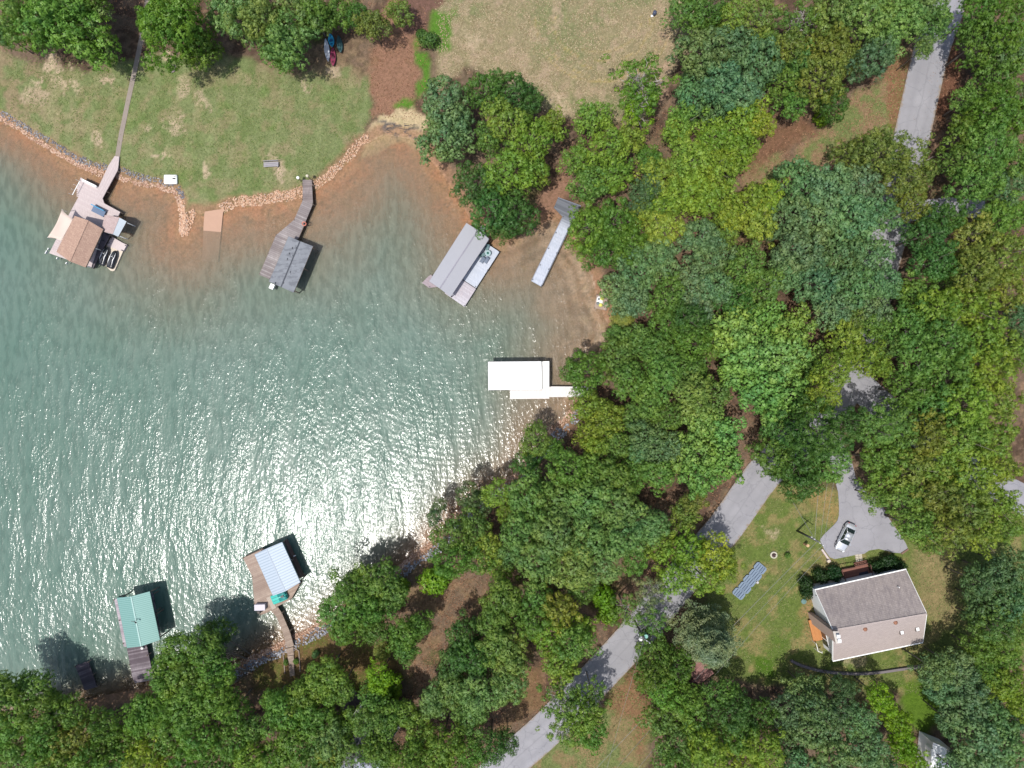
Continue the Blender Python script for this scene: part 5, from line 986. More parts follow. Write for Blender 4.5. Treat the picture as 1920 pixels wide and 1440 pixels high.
# ================================================================== CAR (origin 1555,970 scale 20.57)
def car():
    Zc_ = lambda u, v, z: W(1555 + u / 20.57, 970 + v / 20.57, z)
    g = GZ(1586, 1008).z + .02; rear, front = Zc_(885, 250, g + .7), Zc_(400, 1290, g + .7); d = (front - rear); d.z = 0; L = d.length; d.normalize(); sd = Vector((-d.y, d.x, 0)); c = rear.lerp(front, .5); c.z = g
    T = thing('parked_car', c, 'silver saloon car parked on the grey pad in front of the house', 'car')
    paint = NT('silver_paint'); pr = paint.principled((.62, .64, .67, 1), .28, .5, .55); pr.inputs['Coat Weight'].default_value = .6
    gl = plain('car_glass', (.015, .025, .025, 1), .06, .05, 1, 0, .8); tyre = plain('tyre_rubber', (.02, .02, .02, 1), .85)
    A = Vector((front.x, front.y, g)); B = Vector((rear.x, rear.y, g)); hw = .90
    body = [(-.62 / L * 0, .55, .32, .55), (.02, .72, .25, .66), (.08, .84, .2, .74), (.2, .89, .18, .84), (.3, .9, .18, .92), (.55, .91, .18, .95), (.78, .9, .18, .96), (.9, .86, .2, .95), (.97, .76, .25, .88), (1, .6, .35, .75)]
    RBd = [(-.9, 0), (-1, .3), (-1, .7), (-.93, .93), (-.7, 1), (0, 1.02), (.7, 1), (.93, .93), (1, .7), (1, .3), (.9, 0)]
    mb = MB(); mb.loft(A, B, [(t_, w_, z0, z1) for t_, w_, z0, z1 in body], RBd); bo = mb.build('body', paint.m, T, True)
    P_ = lambda t_, s_, z: A.lerp(B, t_) + sd * s_ + Vector((0, 0, z))
    mb = MB(); mb.slab([P_(.415, -.56, 1.42), P_(.415, .56, 1.42), P_(.50, .60, 1.47), P_(.50, -.60, 1.47)], .1); mb.slab([P_(.50, -.60, 1.47), P_(.50, .60, 1.47), P_(.70, .57, 1.43), P_(.70, -.57, 1.43)], .1); mb.build('roof', paint.m, T, True)
    mb = MB(); mb.slab([P_(.275, -.78, .93), P_(.275, .78, .93), P_(.415, .57, 1.415), P_(.415, -.57, 1.415)], .05); mb.build('windscreen', gl, T)
    mb = MB(); mb.slab([P_(.70, -.57, 1.42), P_(.70, .57, 1.42), P_(.835, .70, .97), P_(.835, -.70, .97)], .05); mb.build('rear_window', gl, T)
    for s_ in (-1, 1):
        mb = MB(); q = [P_(.30, s_ * .82, .94), P_(.42, s_ * .60, 1.38), P_(.70, s_ * .60, 1.38), P_(.82, s_ * .76, .97)]; q2 = [p - sd * s_ * .1 for p in q]; mb.add(q + q2, [(0, 1, 2, 3), (7, 6, 5, 4), (0, 4, 5, 1), (1, 5, 6, 2), (2, 6, 7, 3), (3, 7, 4, 0)]); mb.build('side_window', gl, T)
        mb = MB(); mb.beam(P_(.29, s_ * .80, .96), P_(.418, s_ * .58, 1.42), .07, .07); mb.beam(P_(.70, s_ * .58, 1.42), P_(.83, s_ * .74, 1.0), .1, .07); mb.beam(P_(.56, s_ * .78, .98), P_(.56, s_ * .60, 1.42), .07, .06); mb.beam(P_(.3, s_ * .86, .955), P_(.83, s_ * .84, .985), .05, .05); mb.build('pillar', paint.m, T)
        mb = MB(); p = P_(.33, s_ * 1.0, .98); mb.loft(p - d * .1, p + d * .1, [(0, .08, -.08, .06), (1, .11, -.09, .09)], RB); mb.build('mirror', paint.m, T)
        mb = MB(); p = P_(.03, s_ * .6, .58); mb.loft(P_(.015, s_ * .5, 0), P_(.06, s_ * .68, 0), [(0, .14, .5, .66), (1, .1, .52, .72)], RB); mb.build('headlight', plain('lamp_glass', (.8, .85, .9, 1), .1), T)
        mb = MB(); mb.loft(P_(.965, s_ * .62, 0), P_(.995, s_ * .52, 0), [(0, .1, .7, .88), (1, .1, .62, .8)], RB); mb.build('tail_light', plain('red_lamp', (.35, .02, .02, 1), .3), T)
        for t_ in (.19, .80):
            w = P_(t_, s_ * .80, .33); mb = MB(); mb.tube([w - sd * .11, w + sd * .11], .33, 18); wo = mb.build('wheel', tyre, T)
            mb = MB(); mb.tube([w - sd * s_ * .0 + sd * s_ * .10, w + sd * s_ * .125], .21, 12); mb.build('rim', plain('alloy', (.5, .5, .52, 1), .35, .05, 1, .6), wo, origin=c)
    mb = MB(); mb.beam(P_(-.0, -.5, .42), P_(-.0, .5, .42), .1, .16); mb.build('grille', metal_d, T)
car()

# ================================================================== RIPRAP ROCKS (uncountable): along the waterline
def rocks(name, segs, d0, d1, dens, r0, r1, cols, seed, lb):
    rnd = random.Random(seed); V_ = []; F_ = []; cand = []
    for (i0, i1) in segs:
        for i in range(i0, i1):
            a, b = SHORE[i], SHORE[i + 1]; L = math.hypot(b[0] - a[0], b[1] - a[1]); nx, ny = -(b[1] - a[1]) / L, (b[0] - a[0]) / L
            for _ in range(int(L * (d1 - d0 + .6) * dens * 2)):
                t_ = rnd.random(); o = rnd.uniform(-d1 - .4, d1 + .4); cand.append((a[0] + (b[0] - a[0]) * t_ + nx * o, a[1] + (b[1] - a[1]) * t_ + ny * o))
    cx = np.array([c[0] for c in cand]); cyy = np.array([c[1] for c in cand]); dd_ = shore_d(cx, cyy); wob = (fbm(cx * .7, cyy * .7, seed, 3) - .5) * .9; hh = height_np(cx, cyy, dd_)
    ok = (dd_ + wob > d0) & (dd_ + wob < d1)
    base = [(1, 0, 0), (0, 1, 0), (-1, 0, 0), (0, -1, 0), (.6, .6, .75), (-.6, .6, .7), (-.6, -.6, .75), (.6, -.6, .7), (.6, .5, -.6), (-.6, .5, -.6), (-.5, -.6, -.6), (.5, -.6, -.6)]
    fc = [(4, 5, 6, 7), (0, 4, 7), (1, 5, 4), (2, 6, 5), (3, 7, 6), (0, 1, 4), (1, 2, 5), (2, 3, 6), (3, 0, 7), (0, 8, 1), (1, 9, 2), (2, 10, 3), (3, 11, 0), (1, 8, 9), (2, 9, 10), (3, 10, 11), (0, 11, 8)]
    for k in np.nonzero(ok)[0]:
        s = rnd.uniform(r0, r1); q = rnd.random() * 6.28; ca_, sa_ = math.cos(q), math.sin(q); sx, sy, sz = s * rnd.uniform(.8, 1.3), s * rnd.uniform(.6, 1), s * rnd.uniform(.5, .9); o = len(V_)
        for x, y, z in base:
            x *= sx * rnd.uniform(.8, 1.15); y *= sy * rnd.uniform(.8, 1.15); z *= sz; V_.append((cx[k] + x * ca_ - y * sa_, cyy[k] + x * sa_ + y * ca_, max(hh[k], -.25) + z + s * .25))
        F_ += [tuple(i + o for i in f) for f in fc]
    me = bpy.data.meshes.new(name); me.from_pydata(V_, [], F_); t = NT(name + '_stone'); ge = t.node('ShaderNodeNewGeometry'); c = t.ramp(ge.outputs['Random Per Island'], cols); n = t.noise(7, 3, t.coord()); c = t.mix(t.range(n, .4, .7, 0, .35), c, mul(cols[0][1], .6)); t.principled(c, .9, .15); me.materials.append(t.m)
    o = bpy.data.objects.new(name, me); COL.objects.link(o); tag(o, lb, 'shore rocks', None, 'stuff')
idx = {p: i for i, p in enumerate(SHORE_PX)}
i_ = lambda p: idx[p]
OR = [(0, P(176, 136, 114)), (.4, P(218, 178, 152)), (.75, P(238, 208, 184)), (1, P(190, 156, 138))]
TN = [(0, P(206, 158, 126)), (.5, P(228, 188, 158)), (.85, P(238, 206, 178)), (1, P(190, 170, 160))]
GR = [(0, P(108, 108, 118)), (.5, P(146, 146, 152)), (.85, P(196, 194, 192)), (1, P(120, 112, 108))]
rocks('orange_riprap', [(2, i_((354, 428))), ], -.25, .55, 34, .07, .17, OR, 3, 'rust-orange rocks lining the waterline of the upper left lawn')
rocks('grey_riprap', [(2, i_((338, 378)))], .55, 1.5, 34, .06, .16, GR, 4, 'grey crushed rock band above the orange rocks, upper left lawn')
rocks('spit_rocks', [(i_((338, 378)), i_((368, 398)))], -.35, .9, 24, .08, .20, TN, 41, 'pale orange rocks of the narrow spit beside the boat ramp')
rocks('tan_riprap', [(i_((420, 398)), i_((574, 364)))], -.2, 1.35, 34, .07, .17, TN, 5, 'broad band of tan rocks between boat ramp and weathered walkway')
rocks('pale_riprap', [(i_((592, 354)), i_((695, 264)))], -.2, 1.0, 28, .07, .18, TN, 6, 'pale tan rocks rising from the weathered walkway to the sandy beach')
rocks('shore_stones', [(i_((1052, 420)), i_((1066, 440)))], 0, 1.6, 14, .10, .2, GR, 61, 'grey stones at the foot of the dark wooden landing')
rocks('mixed_riprap', [(i_((1076, 756)), i_((610, 1160))), (i_((610, 1160)), i_((300, 1286)))], -.1, .8, 26, .07, .18, OR, 7, 'rust-brown rocks along the shaded lower shoreline')
rocks('blue_grey_riprap', [(i_((1076, 756)), i_((300, 1286)))], .8, 2.1, 24, .08, .22, [(0, P(124, 124, 130)), (.5, P(170, 172, 180)), (.85, P(212, 213, 218)), (1, P(130, 126, 130))], 8, 'blue-grey boulders banked above the lower shoreline')
# driftwood on the beach
mb = MB(); rnd = random.Random(9)
for k in range(26):
    p = GZ(724 + rnd.random() * 58, 232 + rnd.random() * 22 + 0); a = rnd.uniform(-.5, .2); l = rnd.uniform(.3, .9); p.z = max(p.z, 0.02) + .05; mb.tube([p, p + Vector((l * math.cos(a), l * math.sin(a), .05))], [.05, .02], 5)
tag(mb.build('driftwood', plain('dark_driftwood', P(92, 88, 92), .9, .2), None, origin=GZ(750, 240)), 'dark driftwood scraps washed onto the pale sandy beach', 'driftwood', None, 'stuff')

# ================================================================== TREES
def leafm(name, trans=0.40, gloss=True):
    t = NT(name); oi = t.node('ShaderNodeObjectInfo'); ge = t.node('ShaderNodeNewGeometry'); rp = ge.outputs['Random Per Island']
    n = t.noise(2.2, 3, t.coord('Object')); c = oi.outputs['Color']
    c = t.mix(t.range(n, .35, .65, 0, .8), t.mix(1.0, c, (0.68, 0.82, 0.84, 1), 'MULTIPLY'), t.mix(1.0, c, (1.20, 1.12, .94, 1), 'MULTIPLY'))
    gp = t.noise(.16, 4, ge.outputs['Position'], .7); c = t.mix(t.range(gp, .42, .62, 0, .7), c, t.mix(1.0, c, (1.13, 1.08, .86, 1), 'MULTIPLY')); c = t.mix(t.range(gp, .48, .34, 0, .6), c, t.mix(1.0, c, (.74, .88, 1.0, 1), 'MULTIPLY'))
    c = t.mix(t.range(rp, 0, 1, 0, .75), c, t.mix(1.0, c, (1.3, 1.22, 1.15, 1), 'MULTIPLY')); c = t.mix(t.range(rp, .0, .3, .55, 0), c, t.mix(1.0, c, (.55, .68, .65, 1), 'MULTIPLY'))
    d = t.node('ShaderNodeBsdfDiffuse'); t.link(c, d.inputs[0]); tr = t.node('ShaderNodeBsdfTranslucent'); t.link(t.mix(1.0, c, (1.25, 1.3, .6, 1), 'MULTIPLY'), tr.inputs[0])
    m = t.node('ShaderNodeMixShader'); m.inputs[0].default_value = trans; t.link(d.outputs[0], m.inputs[1]); t.link(tr.outputs[0], m.inputs[2])
    g = t.node('ShaderNodeBsdfGlossy'); g.inputs['Roughness'].default_value = .45; m2 = t.node('ShaderNodeMixShader'); m2.inputs[0].default_value = .02
    t.link(m.outputs[0], m2.inputs[1]); t.link(g.outputs[0], m2.inputs[2]); t.link(m2.outputs[0], t.out.inputs[0]); return t.m
LEAF = leafm('foliage'); BARK = plain('bark', (.17, .145, .12, 1), .95, .25, 4); PALEBARK = plain('pale_bark', (.42, .39, .36, 1), .9, .15, 4)
def fib(n, zmin, rng, jit=.5):
    i = np.arange(n) + .5; z = 1 - (1 - zmin) * i / n; ph = i * 2.399963 + rng.random() * 6.28
    z = np.clip(z + rng.uniform(-jit, jit, n) * (1 - zmin) / n * 3, -1, 1); ph = ph + rng.uniform(-jit, jit, n) * 2.2 / math.sqrt(n); r = np.sqrt(1 - z * z)
    return np.stack([r * np.cos(ph), r * np.sin(ph), z], 1)
def unit(v): return v / (np.linalg.norm(v, axis=1, keepdims=True) + 1e-9)
def leaf_mesh(name, pos, nrm, l, w, rng, pointy=True, mat=None):
    n = len(pos); t = unit(np.cross(nrm, rng.normal(size=(n, 3)))); b = np.cross(nrm, t); l = l * rng.uniform(.7, 1.3, (n, 1)); w = w * rng.uniform(.7, 1.3, (n, 1))
    v = np.stack([pos - t * l, pos + b * w + nrm * w * .25, pos + t * l, pos - b * w + nrm * w * .25], 1).reshape(-1, 3).astype(np.float32)
    me = bpy.data.meshes.new(name); me.vertices.add(4 * n); me.vertices.foreach_set('co', v.ravel()); me.loops.add(4 * n); me.loops.foreach_set('vertex_index', np.arange(4 * n, dtype=np.int32))
    me.polygons.add(n); me.polygons.foreach_set('loop_start', np.arange(0, 4 * n, 4, dtype=np.int32)); me.polygons.foreach_set('loop_total', np.full(n, 4, np.int32)); me.update(calc_edges=True); me.materials.append(mat or LEAF); return me
def crown(seed, nl, lr, nb, br, nleaf, leaf, rag=.14, flat=.62, zmin=-.3, depth=.28, fill=14, asp=.62):
    rng = np.random.default_rng(seed); L = fib(nl, zmin, rng, .7); phi = np.arctan2(L[:, 1], L[:, 0]); a = rng.random(4) * 6.28
    rad = 1 + rag * (np.sin(2 * phi + a[0]) * .5 + np.sin(3 * phi + a[1]) * .6 + np.sin(5 * phi + a[2]) * .45 + np.sin(8 * phi + a[3]) * .25)
    lrr = rng.uniform(lr[0], lr[1], nl); dist = (1 - lrr * .9) * rad * rng.uniform(1 - depth, 1.0, nl)
    cen = L * dist[:, None]; cen[:, 2] *= flat; cen[:, 2] += rng.uniform(-.12, .12, nl)
    F = fib(fill, -.2, rng, .8) * rng.uniform(.3, .6, (fill, 1)); F[:, 2] *= flat; fr = rng.uniform(lr[1] * .9, lr[1] * 1.3, fill)
    P_ = []; N_ = []
    for c, r, inner in [(cen[i], lrr[i], 0) for i in range(nl)] + [(F[i], fr[i], 1) for i in range(fill)]:
        k = nb if not inner else max(6, nb // 2); B = fib(k, -.45, rng, .8); bc = c + B * r * rng.uniform(.72, 1.08, (k, 1)); 
        k2 = nleaf; D = unit(rng.normal(size=(k * k2, 3)) + np.repeat(B, k2, 0) * .9); rr_ = br * rng.uniform(.35, 1.05, (k * k2, 1))
        P_.append(np.repeat(bc, k2, 0) + D * rr_); out = unit(np.repeat(bc, k2, 0) * np.array([1, 1, 1.3]) + .001)
        N_.append(unit(D * .8 + np.repeat(B, k2, 0) * .95 + out * .15 + rng.normal(size=(k * k2, 3)) * .18))
    pos = np.concatenate(P_); nrm = np.concatenate(N_); return leaf_mesh('crown', pos, nrm, leaf, leaf * asp, rng), cen
def needle_crown(seed, nbr, nleaf, leaf, drop=.35, rag=.3, wdt=.09, levels=5, flat=.9):
    """tiers of radial boughs, feathery from above"""
    rng = np.random.default_rng(seed); P_ = []; N_ = []; cen = []
    for q in range(nbr):
        lev = (q + rng.random()) / nbr; ln = (1 - lev * .82) * rng.uniform(1 - rag, 1.02); ph = q * 2.39996 + rng.uniform(-.3, .3); z0 = (lev * 1.5 - .4) * flat; d = np.array([math.cos(ph), math.sin(ph), 0]); s = np.array([-d[1], d[0], 0])
        n = int(nleaf * (.4 + ln)); t_ = rng.random(n) ** .7; wob = np.sin(t_ * 9 + q) * .03; lat = rng.normal(size=n) * wdt * (.35 + .9 * np.sin(np.pi * np.clip(t_, .05, .95)))
        p = d[None] * (t_ * ln)[:, None] + s[None] * (lat + wob)[:, None]; p[:, 2] = z0 + .18 * t_ - drop * t_ ** 2 * ln + rng.normal(size=n) * .03 - np.abs(lat) * .4
        P_.append(p); N_.append(unit(np.array([0, 0, 1.0]) + d * .4 + rng.normal(size=(n, 3)) * .45)); cen.append(np.array([d[0] * ln * .8, d[1] * ln * .8, z0]))
    return leaf_mesh('crown', np.concatenate(P_), np.concatenate(N_), leaf, leaf * .35, rng), np.array(cen)
def limb_mesh(cen, seed, zc, nlim=9, r0=.045, mat=None, twig=0):
    """unit trunk: base at z=-zc, up into the crown whose centre is z=0"""
    rng = random.Random(seed); mb = MB(); h = zc; lean = (rng.uniform(-.05, .05), rng.uniform(-.05, .05))
    mb.tube([(0, 0, -h), (lean[0], lean[1], -h * .5), (lean[0] * .5, lean[1] * .5, -.25), (0, 0, .15)], [r0 * 1.25, r0, r0 * .8, r0 * .35], 7)
    idx_ = list(range(len(cen))); rng.shuffle(idx_)
    for i in idx_[:nlim]:
        c = Vector(cen[i]) * .92; s = Vector((0, 0, rng.uniform(-.55, -.1))); m = s.lerp(c, .5) + Vector((rng.uniform(-.06, .06), rng.uniform(-.06, .06), .05)); mb.tube([s, m, c], [r0 * .5, r0 * .32, r0 * .12], 5)
        for _ in range(twig):
            a = m.lerp(c, rng.uniform(.1, .9)); e = a + Vector((rng.uniform(-.28, .28), rng.uniform(-.28, .28), rng.uniform(-.02, .16))) ; mb.tube([a, a.lerp(e, .5) + Vector((rng.uniform(-.04, .04), rng.uniform(-.04, .04), .02)), e], [r0 * .2, r0 * .14, r0 * .05], 4)
    me = bpy.data.meshes.new('trunk'); me.from_pydata(mb.v, [], mb.f); me.materials.append(mat or BARK); me.polygons.foreach_set('use_smooth', [True] * len(me.polygons)); return me
STY = {
 'O': [crown(s, 40, (.16, .27), 19, .068, 19, .025, .22, .92, -.62, .46, 10) for s in (11, 12, 13, 14)],
 'Y': [crown(s, 48, (.12, .22), 16, .060, 18, .0235, .28, .9, -.6, .50, 10, .6) for s in (21, 22, 23, 24)],
 'P': [crown(s, 50, (.13, .21), 19, .054, 19, .021, .22, .88, -.55, .42, 12, .8) for s in (31, 32, 33)],
 'D': [crown(s, 58, (.11, .20), 15, .060, 17, .0255, .20, .92, -.65, .36, 12, .5) for s in (41, 42, 43)],
 'C': [crown(s, 48, (.13, .20), 17, .052, 20, .024, .26, .8, -.5, .46, 10, .85) for s in (51, 52)],
 'B': [crown(s, 20, (.26, .38), 18, .11, 12, .055, .16, .8, -.4, .25, 6) for s in (61, 62, 63)],
 'S': [crown(s, 60, (.07, .12), 11, .055, 9, .028, .34, .5, -.2, .5, 4, .5) for s in (71, 72, 73)],
 'N': [needle_crown(s, 58, 230, .034) for s in (81, 82)],
 'F': [needle_crown(s, 90, 260, .030, .2, .35, .11) for s in (91,)],
}
ZC = {'O': 1.75, 'Y': 1.7, 'P': 1.9, 'D': 1.6, 'C': 1.8, 'B': .75, 'S': 1.6, 'N': .9, 'F': 1.3}
TR = {k: [limb_mesh(c[1], 100 + i, ZC[k] + .1, 5 if k in 'BN' else (26 if k in 'SF' else 14), .045 if k not in 'B' else .03, PALEBARK if k in 'SF' else BARK, 3 if k in 'SF' else (1 if k in 'OYD' else 0)) for i, c in enumerate(v)] for k, v in STY.items()}
KCOL = {  # base leaf colours (albedo)
 'G': (.100, .172, .038), 'g': (.124, .184, .058), 'D': (.058, .118, .030), 'Y': (.142, .202, .034), 'y': (.168, .218, .032), 'V': (.134, .166, .038),
 'P': (.104, .172, .080), 'p': (.080, .134, .062), 'C': (.140, .232, .062), 'L': (.120, .210, .016), 'H': (.016, .042, .012), 'F': (.120, .160, .092), 'E': (.090, .156, .028)}
KWORD = {'G': 'mid-green', 'g': 'greyish green', 'D': 'dark green', 'Y': 'yellow-green', 'y': 'bright yellow-green', 'V': 'olive', 'P': 'blue-green', 'p': 'dark blue-green', 'C': 'fresh light green', 'L': 'lime-green', 'H': 'glossy blackish green', 'F': 'pale feathery grey-green', 'E': 'rich green'}
SWORD = {'O': 'broadleaf tree', 'Y': 'broadleaf tree', 'P': 'clumpy-crowned tree', 'D': 'dense-leaved tree', 'C': 'lobed-crown tree', 'B': 'bush', 'S': 'thin-crowned tree with bare branches', 'N': 'conifer', 'F': 'tree'}
SNAME = {'O': 'oak_tree', 'Y': 'maple_tree', 'P': 'poplar_tree', 'D': 'beech_tree', 'C': 'hickory_tree', 'B': 'bush', 'S': 'sparse_tree', 'N': 'cedar_tree', 'F': 'willow_tree'}
